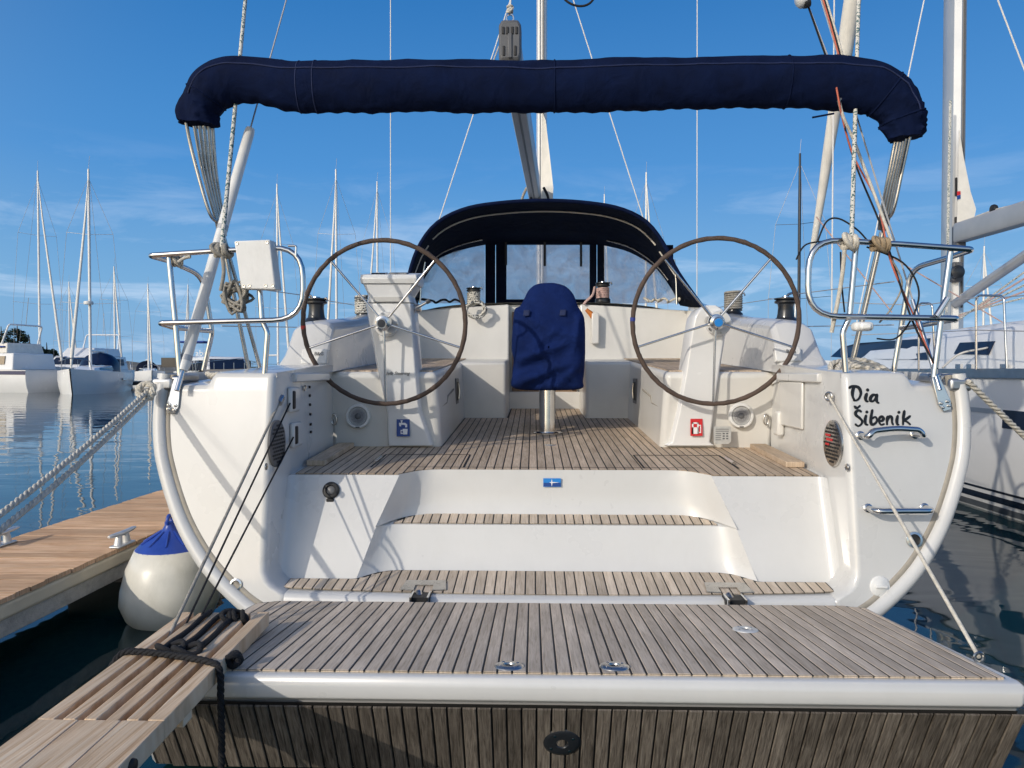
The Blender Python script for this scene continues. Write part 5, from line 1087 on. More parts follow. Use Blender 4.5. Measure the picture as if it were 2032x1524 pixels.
# cleats on the pontoon
def cleat(px, py, lab):
    c = dockx(px, py); c.z = DZ; t = thing('dock_cleat', c, lab, 'cleat', 'cleats on the finger pontoon')
    MB().box(c + Vector((0, 0, .007)), (.07, .2, .014)).build('foot_plate', 'alu_cast', t, bevel=.006)
    for dy in (-.04, .04): MB().tube([c + Vector((0, dy * 1.3, .01)), c + Vector((0, dy, .075))], [.026, .019], 10).build('horn_post', 'alu_cast', t)
    MB().tube([c + Vector((0, -.155, .086)), c + Vector((0, -.12, .084)), c + Vector((0, 0, .078)), c + Vector((0, .12, .084)), c + Vector((0, .155, .086))], [.010, .017, .021, .017, .010], 10, flat=.75).build('horn', 'alu_cast', t, ang=80)
cleat(243, 1082, 'grey metal cleat on the pontoon edge near the ball fender'); cleat(4, 1082, 'grey metal cleat at the far side of the pontoon under the mooring ropes')
# ------------------------------------------------------------------ gangway plank
GXL, GXR = at(367, 1224, 3.27).x, at(528, 1235, 3.22).x
gl, gr2 = GXL, GXR
def gz(y_): return lerp(.53, .488, (y_ - 2.0) / 1.25)
gw = thing('gangway', ((gl + gr2) / 2, 2, .5), 'slotted wooden gangway plank resting on the swim platform', 'gangway')
def gx(f): return lerp(gl, gr2, f)
TH = .06; ns = 6; sw = (gr2 - gl) / ns
def slab(x0, x1, y0, y1, name, th=TH, dz=0, cut=0):
    v = [Vector((x0, y0, gz(y0) - th + dz)), Vector((x1, y0, gz(y0) - th + dz)), Vector((x1, y1, gz(y1) - th + dz)), Vector((x0, y1, gz(y1) - th + dz))]
    return MB().hexa(v + [p + Vector((0, 0, th)) for p in v]).build(name, 'pine_gang', gw, bevel=.003)
for i in range(ns):
    j = random.uniform(-.0025, .0025); e = random.uniform(-.012, .012)
    slab(gl + i * sw + .013 * (i > 0), gl + (i + 1) * sw - .013 * (i < ns - 1), 2.16, 3.25 + e, 'slat', dz=j)
for i in range(3): slab(gl + i * 2 * sw + .0008, gl + (i + 1) * 2 * sw - .0008, .35, 2.16, 'board', dz=random.uniform(-.001, .001))
for yy in (2.35, 2.95): MB().box(((gl + gr2) / 2, yy, gz(yy) - .075), (gr2 - gl - .01, .07, .03)).build('cross_batten', 'pine_gang', gw, bevel=.003)
for yy in (1.95, 2.62, 2.80): MB().lathe([(.02, -.004), (.018, .008), (.0005, .012)], (gr2 + .002, yy, gz(yy) - .03), (1, 0, 0), n=10).build('bolt', 'rubber_black', gw)
# black lashings
for i, (f, ya, yb) in enumerate(((2, 2.70, 3.24), (3, 2.70, 3.24), (4, 2.78, 3.20))):
    x = gl + f * sw; rope('gangway_lashing', smooth_path([Vector((x, lerp(ya, yb, t), gz(lerp(ya, yb, t)) + .006 + .004 * math.sin(9 * t + i))) for t in (0, .2, .4, .6, .8, 1)], 5), .0115, 'rope_black', ['left', 'middle', 'right'][i] + 'most black strap laid along the gangway slots' if i != 1 else 'middle black strap laid along the gangway slots', n=7)
yl = 2.70; path = [Vector((gl - .12, yl - .02, gz(yl) - .12)), Vector((gl - .05, yl - .03, gz(yl) - .06)), Vector((gl - .012, yl, gz(yl) + .004)), Vector((gl + .05, yl, gz(yl) + .014)), Vector(((gl + gr2) / 2, yl - .03, gz(yl) + .014)), Vector((gr2 - .03, yl - .09, gz(yl) + .014)), Vector((gr2 + .014, yl - .11, gz(yl) - .01)), Vector((gr2 + .02, yl - .12, gz(yl) - .12)), Vector((gr2 + .022, yl - .12, gz(yl) - .3)), Vector((gr2 + .01, yl - .13, gz(yl) - .62))]
rope('gangway_rope', smooth_path(path, 6), .0125, 'rope_black', 'black rope crossing the gangway and hanging down to the water', laid=True, pitch=.07)
for i, (f, yy) in enumerate(((1.9, 2.76), (3.0, 2.74))):
    c = Vector((gl + f * sw + .03, yy, gz(yy) + .012)); pts = [c + Vector((.05 * math.cos(a), .035 * math.sin(a), .012 * math.sin(2 * a))) for a in [2 * math.pi * k_ / 14 for k_ in range(15)]]; rope('lashing_knot', pts, .011, 'rope_black', ('left' if i == 0 else 'right') + ' black loop knot where the gangway rope crosses the slots', 'knot', n=7)
k = MB(); knot(k, Vector((gr2 + .02, 2.72, gz(2.72) - .02)), .018, .011, 3, (0, 1, 0), 3, .04); tag(k.build('lashing_knot', 'rope_black', None, ang=80), 'black knot on the right side face of the gangway', 'knot')
k = MB(); knot(k, Vector((gl + 4.2 * sw, 3.14, gz(3.14) + .012)), .022, .011, 3, (1, .2, 0), 7, .08); tag(k.build('lashing_knot', 'rope_black', None, ang=80), 'black knot across the straps at the gangway tip', 'knot')

# the gangway lies slightly askew of the yacht
KS = .072
for o in list(gw.children) + [o for o in bpy.data.objects if o.name.split('.')[0] in ('gangway_lashing', 'gangway_rope', 'lashing_knot')]:
    oy = ORG[o.name].y; o.data = o.data.copy() if o.data.users > 1 else o.data
    for v in o.data.vertices: v.co.x -= KS * v.co.y
    o.location.x += KS * (3.25 - oy)
# small things at the upper picture edge
rope('loose_cable', smooth_path([at(1105, -30, 8), at(1122, 0, 8), at(1148, 12, 8), at(1172, 5, 8), at(1190, -25, 8)], 6), .012, 'rope_black', 'dark blue cable bight dipping into view above the mast', 'cable', n=7)
blk = MB().lathe([(.0005, -.05), (.06, -.045), (.085, -.02), (.09, .02), (.07, .05), (.0005, .055)], at(1590, -2, 7.5), (1, 0, .3), n=18).build('hanging_block', 'plastic_white', None, ang=80); tag(blk, 'pale rope block hanging at the upper edge right of centre', 'block'); MB().lathe([(.045, -.03), (.05, 0), (.045, .03)], at(1600, 6, 7.48), (1, 0, .3), n=14).build('sheave', 'rubber_black', blk)
rope('block_line', [at(1603, 10, 7.5), at(1640, 115, 7.6), at(1670, 190, 7.7)], .010, 'rope_black', 'dark line leading down from the pale hanging block', n=6)
# ------------------------------------------------------------------ neighbouring yacht at the right
NX = at(1893, 300, 12).x
nb = thing('moored_yacht', (NX, 11, 0), 'white sailing yacht moored close on the right with grey mast and boom', 'yacht')
def nprof(z): return {0: 0}.get(z, 0)
NL = 4.78   # port side at deck
def nst(y, f, dz):
    w_ = (NX - NL) * f
    return [Vector((NX + s * w_ * k, y, z + dz * (z > .5) * z / 1.5)) for s, ks in ((-1, ((1.0, 1.50), (1.0, 1.2), (1.01, .8), (1.0, .45), (.985, .15), (.94, -.1), (.6, -.4))), (1, ((.6, -.4), (.94, -.1), (.985, .15), (1, .45), (1.01, .8), (1, 1.2), (1, 1.5)))) for k, z in ks]
hl = MB(); rows = [nst(y, f, d) for y, f, d in ((3.2, .93, 0), (5, .98, 0), (8, 1.0, 0), (11, .98, .03), (14, .82, .1), (16.5, .5, .2), (18.8, .04, .3))]; hl.loft(rows); hl.add(rows[0], [tuple(range(14))]); hull2 = hl.build('hull', 'hull_white', nb, ang=50)
def nside(y, z, out=.004):
    f = 1.0
    for (a, fa), (b, fb) in zip(((3.2, .93), (5, .98), (8, 1.0), (11, .98), (14, .82)), ((5, .98), (8, 1.0), (11, .98), (14, .82), (16.5, .5))):
        if a <= y <= b: f = lerp(fa, fb, (y - a) / (b - a))
    kz = [(-.1, .94), (.15, .985), (.45, 1.0), (.8, 1.01), (1.2, 1.0), (1.6, 1.0)]; k = 1
    for (a, ka), (b, kb) in zip(kz, kz[1:]):
        if a <= z <= b: k = lerp(ka, kb, (z - a) / (b - a))
    return Vector((NX - (NX - NL) * f * k - out, y, z))
def band(y0, y1, z0, z1, name, m, out=.004, n=16, parent=nb): return MB().loft([[nside(lerp(y0, y1, i / n), lerp(z0, z1, j / 3), out) for i in range(n + 1)] for j in range(4)]).build(name, m, parent)
band(3.3, 14, .02, .09, 'boot_stripe', 'boot_grey'); band(3.3, 14, .13, .20, 'boot_stripe', 'hull_stripe'); band(3.3, 14, .24, .265, 'boot_stripe', 'hull_stripe')
band(6.0, 8.02, .94, 1.13, 'hull_window', 'glass_dark', .006); band(8.1, 9.2, 1.08, 1.13, 'hull_trim', 'alu_grey', .006)
MB().loft([[nside(lerp(3.3, 14, i / 14), z, o) for i in range(15)] for z, o in ((1.46, .0), (1.46, .03), (1.56, .03), (1.56, -.03))]).build('toe_rail', 'galvanised', nb)
dkm = MB(); dkm.loft([[Vector((nside(y, 1.5).x, y, 1.50)) for y in (3.3, 5, 8, 11, 14, 16.4)], [Vector((2 * NX - nside(y, 1.5).x, y, 1.50)) for y in (3.3, 5, 8, 11, 14, 16.4)]]); dkm.build('deck', 'nonskid', nb)
cr = MB(); rows = []
for (y, zt, w_) in ((4.6, 2.12, 1.28), (7, 2.14, 1.28), (9, 2.12, 1.25), (11, 2.09, 1.15), (12.6, 2.0, 1.05), (14.0, 1.80, .9), (14.8, 1.58, .75)):
    h = zt - 1.5; rows.append([Vector((NX + s * w_ * k, y, 1.5 + h * q)) for s, kq in ((-1, ((1.0, 0), (.97, .55), (.92, .85), (.8, .97), (.4, 1.04))), (1, ((.4, 1.04), (.8, .97), (.92, .85), (.97, .55), (1.0, 0)))) for k, q in kq])
cr.loft(rows); cr.add(rows[0], [tuple(range(10))]); roof2 = cr.build('coachroof', 'hull_white', nb, ang=50)
def on_roof(px, py, out=.012):
    d = ray(px, py); x = NX - 1.24
    for _ in range(6):
        t = (x - CAM.x) / d.x; p = CAM + d * t; w_ = 1.28
        for (a, wa, za), (b, wb, zb) in zip(((4.6, 1.28, 2.12), (9, 1.25, 2.12), (11, 1.15, 2.09), (12.6, 1.05, 2.0), (14, .9, 1.8)), ((9, 1.25, 2.12), (11, 1.15, 2.09), (12.6, 1.05, 2.0), (14, .9, 1.8), (14.8, .75, 1.58))):
            if a <= p.y <= b: w_ = lerp(wa, wb, (p.y - a) / (b - a)); zt = lerp(za, zb, (p.y - a) / (b - a))
        q = min(max((p.z - 1.5) / .6, 0), 1); k = 1 - .03 * q / .55 if q < .55 else .97 - .05 * (q - .55) / .3
        x = NX - w_ * k - out
    return p
for pts, nm in (([(1648, 708), (1668, 690), (1700, 681), (1770, 676), (1846, 671), (1840, 714), (1760, 713), (1690, 711)], 'cabin_window'), ([(1893, 702), (1905, 680), (1975, 677), (1962, 704)], 'cabin_window')):
    MB().add([on_roof(x, y) for x, y in pts], [tuple(range(len(pts)))]).build(nm, 'glass_blue', roof2, smooth=False, solid=.004)
# mast, boom, vang, furled sails
m2 = MB(); m2.prism([(NX + x * 1.25, 12 + y_ * 1.2, 1.9) for x, y_ in prof], (0, 0, 15.5)); mast2 = m2.build('mast', 'mast_alu', nb, ang=40)
MB().box((NX + .05, 11.83, 9), (.02, .03, 13)).build('mast_track', 'plastic_grey', mast2)
for z in (4.35, 3.75): MB().box((NX - .06, 11.82, z), (.03, .03, .28)).build('mast_exit', 'rubber_black', mast2, bevel=.01)
b0, b1 = at(1905, 462, 11.75), at(2060, 415, 10.0)
b1 = b0 + (b1 - b0) * 3.2
bo = MB(); q0_, q1_ = sect(b0, .2, .30), sect(b1, .2, .30); bo.loft([q0_, q1_], closed=True); bo.add(q0_, [tuple(range(8))]); bo.add(q1_, [tuple(range(8))]); boom2 = bo.build('boom', 'alu_grey', nb, bevel=.01)
v0 = at(1897, 602, 11.8); v1 = at(2060, 490, 10.0); MB().tube([v0, v0.lerp(v1, 1.6)], .07, 12).build('boom_vang', 'alu_grey', nb)
MB().box(at(1903, 470, 11.78), (.14, .16, .34)).build('gooseneck', 'plastic_grey', mast2, bevel=.02); MB().box(at(1897, 540, 11.78), (.16, .14, .3)).build('mast_winch_bracket', 'plastic_grey', mast2, bevel=.03)
MB().lathe([(.10, 0), (.10, .05), (.06, .07), (.0005, .07)], at(1898, 540, 11.68), (0, -1, 0), n=20).build('line_drum', 'winch_dark', mast2)
MB().prism([at(x, y, 11.7) for x, y in ((1904, 258), (1912, 310), (1926, 380), (1937, 415), (1933, 434), (1900, 442))], (0, .02, 0)).build('furled_mainsail', 'sail_white', mast2, smooth=False)
flat([(1899, 388), (1906, 386), (1906, 379), (1899, 380)], 11.69, 'sail_badge', 'red_print', mast2); flat([(1899, 396), (1906, 394), (1906, 386.5), (1899, 388.5)], 11.69, 'sail_badge', 'blue_print', mast2)
MB().tube([at(1937, 430, 11.65), at(1972, 417, 11.2), at(2060, 395, 10.2)], .014, 6).build('clew_line', 'rope_white', boom2); MB().lathe([(.0005, -.04), (.06, -.03), (.07, 0), (.06, .03), (.0005, .04)], at(1972, 415, 11.2), (1, 0, 0), n=16).build('clew_block', 'rubber_black', boom2)
g0, g1 = at(1612, 500, 17.5), at(1692, 0, 15.2); gs = [g0.lerp(g1, i / 24 * 2.2) for i in range(25)]
fg = MB(); fg.tube([p + Vector((.006 * math.sin(i * .9), .006 * math.cos(i * .7), 0)) for i, p in enumerate(gs)], [lerp(.06, .16, min(1, i / 9)) * (1 + .02 * math.sin(i * 1.9)) for i in range(len(gs))], 14); fg.build('furled_genoa', 'sail_white', nb, ang=80)
for (a, b, r, m_) in (((1650, 660), (1658, -300), .011, 'wire_white'), ((1700, 640), (1838, -20), .010, 'wire_white'), ((1878, 620), (1886, 200), .02, 'rope_fleck'), ((1980, 0), (2060, 210), .012, 'wire_white'), ((1600, 0), (1650, 130), .010, 'wire'), ((1700, 470), (1990, 640), .010, 'rope_pink'), ((1620, 430), (1770, 620), .010, 'rope_pink')):
    MB().tube([at(*a, 11.6), at(*b, 11.6)], r, 6).build('rigging_line', m_, nb)
for k_ in range(5): MB().tube([at(1895 + 2 * k_, 640 - 4 * k_, 10.8), at(2060, 520 + 16 * k_, 9.4)], .012, 6).build('control_line', 'rope_pink' if k_ % 2 else 'rope_fleck', nb)
for (xa_, xb_, yt, yb_, yy) in ((1937, 1992, 586, 733, 8.45), (1823, 1850, 601, 735, 9.7)):
    a = nside(yy, 1.5, -.06)
    MB().tube(fillet([at(xa_, yb_, yy), at(xa_, yt, yy), at(xb_, yt + 1, yy - .35 if xb_ - xa_ > 30 else yy - .2), at(xb_ + 6, yb_, yy - .4 if xb_ - xa_ > 30 else yy - .2)], .07), .0135, 8).build('stanchion', 'stainless', nb)
for (pts) in ([(1660, 600), (1830, 606), (1940, 590)], [(1990, 590), (2070, 583)], [(1690, 665), (1830, 660), (1940, 655), (2070, 658)]):
    MB().tube([at(x, y, 9.6 if x < 1900 else 8.4 if x < 2000 else 7.3) for x, y in pts], .006, 6).build('lifeline', 'wire', nb)
for px in (1903, 1992, 1925): MB().box(at(px, 727, 8.6), (.03, .10, .05)).build('stanchion_foot', 'stainless', nb)
MB().tube(smooth_path([at(1870, 730, 9.2), at(1905, 702, 9.2), at(1960, 690, 9.0), at(2060, 668, 8.6)], 6), .012, 6).build('deck_handrail', 'gelcoat_grey', nb)
# ------------------------------------------------------------------ boats across the water
def place(px, Y_): p = at(px, 740, Y_); return Vector((p.x, Y_, 0))
def tocam(px, off=0): return R(-90 + math.degrees(math.atan2(1058 - px, 1500)) + off)
def boat_frame(c, head): return Matrix.Translation(c) @ Matrix.Rotation(head, 4, 'Z')
def hull_mesh(L_, B_, fb, bowrake=.05, n=9, stern=.82):
    rows = []
    for i in range(n):
        t = i / (n - 1); x = (t - .45) * L_; wf = stern + (1 - stern) * min(1, t / .4) if t < .4 else max(.02, 1 - ((t - .4) / .6) ** 2.2)
        sh = fb * (1 + .22 * t * t); w_ = B_ / 2 * wf
        rows.append([Vector((x - (.0 if t < 1 else bowrake * L_ * (1 - q)), s * w_ * k, sh * q if q > 0 else q)) for s, ks in ((-1, ((1, 1), (1, .6), (.96, .25), (.85, -.2))), (1, ((.85, -.2), (.96, .25), (1, .6), (1, 1)))) for k, q in ks])
    return rows
def sail_boat(c, head, L_, B_, fb, mh, lab, hood=None, mmat='mast_white', nsp=2, genoa=True, radar=False, stripe=None, wind=True, sz=1.0):
    T = boat_frame(c, head); t = thing('sailing_boat', c, lab, 'sailboat', 'sailing boats across the harbour'); tr = lambda v: T @ Vector(v)
    def bld(mb, nm, m, parent=t, **k): mb.v = [T @ v for v in mb.v]; return mb.build(nm, m, parent, **k)
    rows = hull_mesh(L_, B_, fb); h = MB().loft(rows); h.add(rows[0], [tuple(range(8))]); hu = bld(h, 'hull', 'hull_white', ang=50)
    bld(MB().loft([[r[0] for r in rows], [r[-1] for r in rows]]), 'deck', 'gelcoat_grey')
    cb = MB(); x0, x1 = -.1 * L_, .28 * L_; w_ = B_ * .3; cb.hexa([Vector((x0, -w_, fb)), Vector((x1, -w_ * .6, fb * 1.05)), Vector((x1, w_ * .6, fb * 1.05)), Vector((x0, w_, fb)), Vector((x0, -w_ * .85, fb + .55)), Vector((x1 - .8, -w_ * .5, fb + .35)), Vector((x1 - .8, w_ * .5, fb + .35)), Vector((x0, w_ * .85, fb + .55))])
    ca = bld(cb, 'cabin', 'hull_white', bevel=.05)
    if wind:
        for s in (-1, 1): bld(MB().add([Vector((x0 + .5, s * w_ * .96, fb + .2)), Vector((x1 - 1.2, s * w_ * .66, fb + .22)), Vector((x1 - 1.5, s * w_ * .63, fb + .36)), Vector((x0 + .6, s * w_ * .91, fb + .42))], [(0, 1, 2, 3)]), 'cabin_window', 'glass_dark', ca, smooth=False, solid=.03)
        for s in (-1, 1): bld(MB().box((L_ * .02, s * B_ * .502, fb * .68), (L_ * .10, .02, .14)), 'hull_window', 'glass_dark', hu)
    if hood:
        hr = []
        for (x, zz, ww) in ((-.19 * L_, 1.45, 1.0), (-.12 * L_, 1.4, .95), (-.05 * L_, .6, .85)): hr.append([Vector((x, w_ * ww * math.cos(a) * 1.1, fb + zz * math.sin(a) ** .7)) for a in [math.pi * k / 10 for k in range(11)]])
        bld(MB().loft(hr), 'sprayhood', hood, ang=80)
    for (x) in (-.44 * L_,):
        bld(MB().tube(fillet([Vector((x + 1.2, -B_ * .42, fb)), Vector((x + 1.1, -B_ * .42, fb + .75)), Vector((x - .0, -B_ * .38, fb + .75)), Vector((x, B_ * .38, fb + .75)), Vector((x + 1.1, B_ * .42, fb + .75)), Vector((x + 1.2, B_ * .42, fb))], .2, 3), .02, 6), 'stern_rail', 'stainless')
        bld(MB().tube(fillet([Vector((.40 * L_, -B_ * .22, fb * 1.1)), Vector((.42 * L_, -B_ * .2, fb * 1.1 + .7)), Vector((.53 * L_, 0, fb * 1.2 + .7)), Vector((.42 * L_, B_ * .2, fb * 1.1 + .7)), Vector((.40 * L_, B_ * .22, fb * 1.1))], .2, 3), .02, 6), 'bow_rail', 'stainless')
    mx2 = .08 * L_; ma = bld(MB().tube([Vector((mx2, 0, fb)), Vector((mx2, 0, mh * .8)), Vector((mx2, 0, mh))], [.10 * sz, .09 * sz, .065 * sz], 8), 'mast', mmat)
    bld(MB().tube([Vector((mx2, 0, mh)), Vector((mx2 - .12, .05, mh + .9))], .012, 5), 'masthead_aerial', 'wire', ma)
    bld(MB().tube([Vector((mx2 - .1, 0, fb + 1.5)), Vector((mx2 - .36 * L_, 0, fb + 1.55))], .09, 8), 'boom', mmat)
    for k in range(nsp):
        z = lerp(fb, mh, (k + 1) / (nsp + 1) * 1.02); sp = B_ * (.46 - .1 * k)
        for s in (-1, 1): bld(MB().tube([Vector((mx2, 0, z)), Vector((mx2 - .25, s * sp, z + .12))], .03, 5, flat=.5), 'spreader', mmat, ma)
    for s in (-1, 1):
        pts = [Vector((mx2 - .2, s * B_ * .46, fb))] + [Vector((mx2 - .25, s * B_ * (.46 - .1 * k), lerp(fb, mh, (k + 1) / (nsp + 1) * 1.02) + .12)) for k in range(nsp)] + [Vector((mx2, 0, mh * .96))]; bld(MB().tube(pts, .013, 5), 'shroud', 'wire')
    bld(MB().tube([Vector((mx2, 0, mh)), Vector((-.44 * L_, 0, fb + .1))], .012, 5), 'backstay', 'wire')
    if genoa: bld(MB().tube([Vector((.52 * L_, 0, fb * 1.25)), Vector((.50 * L_, 0, fb * 1.25 + .8)), Vector((lerp(.5 * L_, mx2, .8), 0, lerp(fb, mh * .95, .8))), Vector((mx2 + .1, 0, mh * .95))], [.05, .11, .07, .03], 8), 'furled_genoa', 'sail_white', ang=80)
    if radar: bld(MB().lathe([(.05, -.12), (.28, -.1), (.3, 0), (.28, .1), (.1, .14)], Vector((mx2 + .35, 0, mh * .4)), n=14), 'radar_dome', 'plastic_white', ma)
    if stripe: 
        for s in (0, -1):
            bld(MB().loft([[r[s] + Vector((0, (-.012 if s == 0 else .012), -.1)) for r in rows], [r[s] + Vector((0, (-.012 if s == 0 else .012), -.28)) for r in rows]]), 'sheer_stripe', stripe, hu)
    return t
def motor_boat(c, head, L_, B_, fb, lab, fly=True, dark=False, canvas=None, stripe=None):
    T = boat_frame(c, head); t = thing('motor_boat', c, lab, 'motorboat', 'motor boats across the harbour')
    def bld(mb, nm, m, parent=t, **k): mb.v = [T @ v for v in mb.v]; return mb.build(nm, m, parent, **k)
    rows = hull_mesh(L_, B_, fb, .12, stern=.92); h = MB().loft(rows); h.add(rows[0], [tuple(range(8))]); hu = bld(h, 'hull', 'hull_white', ang=50); bld(MB().loft([[r[0] for r in rows], [r[-1] for r in rows]]), 'deck', 'gelcoat_grey')
    def cab(x0, x1, w_, z0, z1, rk, nm, m, par=t): 
        return bld(MB().hexa([Vector((x0, -w_, z0)), Vector((x1, -w_ * .8, z0)), Vector((x1, w_ * .8, z0)), Vector((x0, w_, z0)), Vector((x0 + .1, -w_ * .9, z1)), Vector((x1 - rk, -w_ * .7, z1)), Vector((x1 - rk, w_ * .7, z1)), Vector((x0 + .1, w_ * .9, z1))]), nm, m, par, bevel=.06)
    W_ = B_ * .44; c1 = cab(-.36 * L_, .26 * L_, W_, fb, fb + 1.15, 1.3, 'cabin', 'hull_white')
    for s in (-1, 1):
        for k in range(4):
            xa_ = lerp(-.3 * L_, .12 * L_, k / 4); bld(MB().hexa([Vector((xa_ + a, s * (W_ * (.97 if zz < .6 else .92) - (.12 if a > .2 else 0) * 0 + .02), fb + zz)) for a, zz in ((0, .4), (L_ * .085, .4))] + [Vector((xa_ + a, s * (W_ * .80), fb + zz)) for a, zz in ((L_ * .085, .4), (0, .4))] + [Vector((xa_ + a, s * (W_ * .93 + .02), fb + .95)) for a in (0, L_ * .085)] + [Vector((xa_ + a, s * W_ * .8, fb + .95)) for a in (L_ * .085, 0)]), 'cabin_window', 'glass_dark' if dark else 'canvas_beige' if canvas else 'glass_blue', c1)
    bld(MB().add([Vector((.26 * L_ - .5, y_, fb + .45)) if q == 0 else Vector((.26 * L_ - 1.12, y_ * .9, fb + 1.0)) for q, y_ in ((0, -W_ * .68), (0, W_ * .68), (1, W_ * .68), (1, -W_ * .68))], [(0, 1, 2, 3)]), 'windscreen', 'glass_dark', c1, smooth=False, solid=.03)
    if fly:
        c2 = cab(-.3 * L_, .1 * L_, W_ * .85, fb + 1.15, fb + 1.85, .9, 'flybridge', 'sail_white' if canvas else 'hull_white')
        if canvas: bld(MB().box((-.1 * L_, 0, fb + 1.6), (.36 * L_, W_ * 1.74, .08)), 'bridge_stripe', 'canvas_blue', c2)
        bld(MB().tube(fillet([Vector((-.26 * L_, -W_ * .8, fb + 1.8)), Vector((-.3 * L_, -W_ * .75, fb + 3.1)), Vector((-.3 * L_, W_ * .75, fb + 3.1)), Vector((-.26 * L_, W_ * .8, fb + 1.8))], .2, 4), .06, 8), 'radar_arch', 'hull_white', c2)
        bld(MB().tube([Vector((-.3 * L_, 0, fb + 3.1)), Vector((-.32 * L_, 0, fb + 5.0))], .02, 5), 'aerial', 'wire', c2)
    for s in (-1, 1): bld(MB().tube([Vector((-.1 * L_, s * B_ * .46, fb + .75)), Vector((.25 * L_, s * B_ * .4, fb * 1.05 + .8)), Vector((.5 * L_, 0, fb * 1.2 + .8))], .02, 6), 'guard_rail', 'stainless')
    for k in range(7):
        x = lerp(-.1, .46, k / 6) * L_
        for s in (-1, 1): w2 = B_ * (.46 if x < .1 * L_ else lerp(.45, .08, (x / L_ - .1) / .36)); bld(MB().tube([Vector((x, s * w2, fb)), Vector((x, s * w2, fb + .8))], .015, 5), 'rail_post', 'stainless')
    if stripe:
        for s in (0, -1): bld(MB().loft([[r[s] + Vector((0, (-.02 if s == 0 else .02), -.05)) for r in rows], [r[s] + Vector((0, (-.02 if s == 0 else .02), -.3)) for r in rows]]), 'sheer_stripe', stripe, hu)
    for k in (-.2, .05, .25):
        bld(MB().lathe([(.03, .8), (.11, .7), (.12, .3), (.1, .12), (.02, .08)], Vector((k * L_, -B_ * (.5 - max(0, k - .1) * .7) - .12, 0)), n=10), 'side_fender', 'plastic_white', hu)
    return t
motor_boat(place(-34, 52), R(170), 12, 4.2, 1.5, 'old white motor yacht with dark blue sheer stripe and canvas screens at far left', canvas=True, stripe='blue_trim')
sail_boat(place(72, 64), tocam(72, 16), 13, 4, 1.3, 18.4, 'sailboat with the tallest mast at far left behind the motor yacht', nsp=2)
sail_boat(place(186, 51), tocam(180, -12), 11, 3.9, 1.3, 15.0, 'white sailboat pointing its bow at us with a radar on the mast', hood='glass_blue', radar=True)
motor_boat(place(165, 62), tocam(165, -25), 12, 4.2, 1.5, 'white flybridge motor boat with radar arch behind the radar mast sailboat')
sail_boat(place(136, 92), tocam(136, 10), 11, 3.6, 1.2, 12.3, 'distant sailboat with a short mast between the two tallest left masts', sz=.9)
sail_boat(place(226, 80), tocam(226, 8), 11, 3.7, 1.2, 12.5, 'distant sailboat with dark sprayhood right of the radar mast sailboat', hood='navy_hood')
sail_boat(place(294, 92), tocam(294, 4), 11.5, 3.8, 1.2, 12.0, 'distant white sailboat alone on the water left of the stern rail', hood='navy_hood', sz=1.1)
sail_boat(place(376, 95), tocam(376, -6), 11, 3.7, 1.2, 12.2, 'distant sailboat seen through the left stern rail')
mbx = motor_boat(place(440, 42), tocam(440, 12), 9, 3.3, 1.1, 'white motor boat with dark windows seen through the left stern rail', fly=False, dark=True)
mb2 = motor_boat(place(412, 58), tocam(412, -12), 11, 3.6, 1.4, 'dark trimmed motor boat with blue awning and white lettering behind the left rail', fly=False, dark=True)
p = place(412, 56); MB().box(p + Vector((-.4, -1.2, 3.55)), (2.0, 1.6, .14)).build('awning', 'canvas_blue', mb2, bevel=.05); MB().box(p + Vector((-1.1, -2.2, 2.05)), (2.6, .1, .7)).build('name_board', 'winch_dark', mb2)
o = text('abio', 402, 701, 53.6, .62, 'white_print', 'name_lettering', mb2)
sail_boat(place(548, 66), tocam(548, 10), 12, 3.9, 1.3, 17.6, 'sailboat whose mast rises between the junction box and the left wheel', nsp=2)
sail_boat(place(672, 60), tocam(672, -8), 12.5, 4, 1.3, 17.2, 'sailboat whose mast shows left of centre inside the left wheel', nsp=2)
sail_boat(place(754, 72), tocam(754, -12), 12.5, 4, 1.3, 19.2, 'sailboat whose mast rises behind the helm console', nsp=2)
sail_boat(place(1196, 82), tocam(1196, 8), 12, 3.9, 1.3, 20.2, 'distant sailboat whose masthead peeps over the sprayhood', nsp=3)
sail_boat(place(1276, 62), tocam(1276, 12), 12.5, 4, 1.3, 17.3, 'distant sailboat whose mast stands at the right shoulder of the sprayhood', nsp=2)
sail_boat(place(1588, 48), tocam(1588, -6), 12.5, 4, 1.3, 14.8, 'sailboat with a black mast behind the right steering wheel', nsp=2, mmat='mast_black', genoa=False)
sail_boat(place(1946, 70), tocam(1946, 10), 12, 3.9, 1.3, 12.6, 'distant sailboat behind the boom of the yacht on the right', nsp=2)
# a boat with a beige cover alongside, seen through the left rail
bc = place(520, 20); cv = thing('covered_boat', bc, 'small boat under a beige cover beyond the left stern rail', 'boat'); hr = hull_mesh(6, 2.2, .8); hr = [[Matrix.Rotation(R(80), 3, 'Z') @ v + bc for v in r] for r in hr]
MB().loft(hr).build('hull', 'hull_white', cv, ang=50); ct = [[r[0], r[0].lerp(r[-1], .25) + Vector((0, 0, .45)), r[0].lerp(r[-1], .5) + Vector((0, 0, .75)), r[0].lerp(r[-1], .75) + Vector((0, 0, .45)), r[-1]] for r in hr]; MB().loft(ct).build('cover', 'canvas_beige', cv, ang=80)
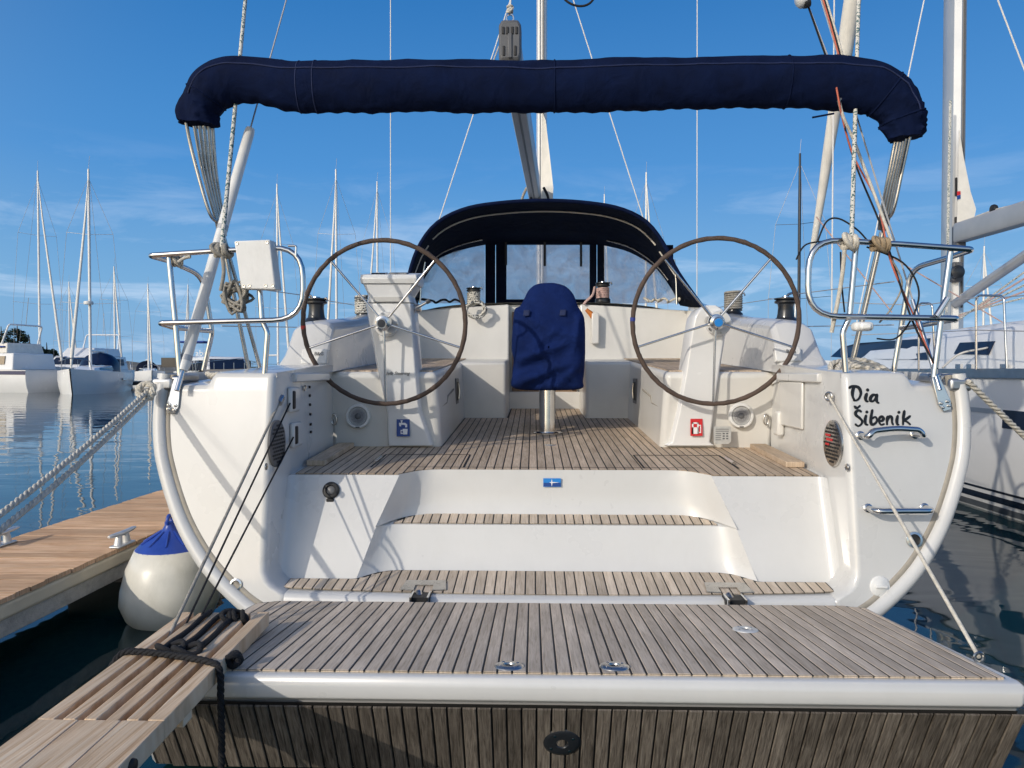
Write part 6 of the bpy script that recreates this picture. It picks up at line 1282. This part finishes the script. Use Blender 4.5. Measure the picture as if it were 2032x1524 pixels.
# far pontoons
for (pa_, pb2, Y_, lab) in ((205, 345, 66, 'dark floating pontoon across the water beside the distant sailboats'), (340, 620, 62, 'dark floating pontoon beyond the left stern rail')):
    a, b = place(pa_, Y_), place(pb2, Y_); pt = thing('far_pontoon', (a + b) / 2, lab, 'pontoon'); MB().box((a + b) / 2 + Vector((0, 0, .32)), ((b - a).length, 2.2, .3)).build('float', 'float_black', pt, bevel=.05); MB().box((a + b) / 2 + Vector((0, 0, .50)), ((b - a).length - .1, 2.1, .06)).build('decking', 'concrete', pt)
# shore with pines at far left
sh = MB(); rows = []
for j, (yy, zz) in enumerate(((118, -.3), (121, .9), (128, 2.2), (150, 3.6))): rows.append([Vector((lerp(-130, -62, i / 18), yy + 2 * noise.noise(Vector((i * .6, j, 0))), zz * (.2 + .8 * min(1, (18 - i) / 6)) + .4 * noise.noise(Vector((i * .7, j * 2, 3))))) for i in range(19)])
tag(sh.loft(rows).build('shore', 'shore', None), kind='structure')
def pine(px, Y_, top_py, w_, lab, seed):
    rnd = random.Random(seed); c = place(px, Y_); zt = at(px, top_py, Y_).z; t = thing('pine_tree', c, lab, 'tree', 'pine trees on the far shore'); c.z = 1.2
    MB().tube([c, c + Vector((.2, 0, zt * .5)), c + Vector((.1, 0, zt * .95))], [.28, .18, .05], 7).build('trunk', 'bark', t)
    m = MB(); lobes = [(Vector((rnd.uniform(-.75, .75) * w_ * (1 - .55 * f), rnd.uniform(-.7, .7) * w_ * (1 - .5 * f), lerp(2.4, zt - .5, f))), w_ * (.62 - .3 * f) * rnd.uniform(.7, 1.15)) for f in [k / 15 for k in range(16)]]
    for lc, lr_ in lobes:
        for _ in range(150):
            d = Vector((rnd.gauss(0, 1), rnd.gauss(0, 1), rnd.gauss(0, .7))).normalized() * lr_ * rnd.random() ** .4; p = c + lc + d - Vector((0, 0, 1.2)); s_ = rnd.uniform(.09, .24); q = Matrix.Rotation(rnd.uniform(0, 6.28), 3, 'Z') @ Matrix.Rotation(rnd.uniform(-1, 1), 3, 'X')
            m.add([p + q @ Vector(v) * s_ for v in ((-1, -.5, 0), (1, -.6, .2), (.9, .6, 0), (-.8, .5, .3))], [(0, 1, 2, 3)])
    m.build('crown', 'needles', t, smooth=False, recalc=False)
pine(2, 126, 657, 3.0, 'dense dark pine at the left edge of the picture', 1); pine(34, 128, 652, 2.4, 'tallest pine on the shore with a narrow top', 2); pine(58, 124, 680, 2.2, 'low pine behind the old motor yacht', 3); pine(-25, 130, 650, 3.2, 'pine just past the left picture edge', 4); pine(92, 132, 690, 2.2, 'low pine at the right end of the shore', 5)
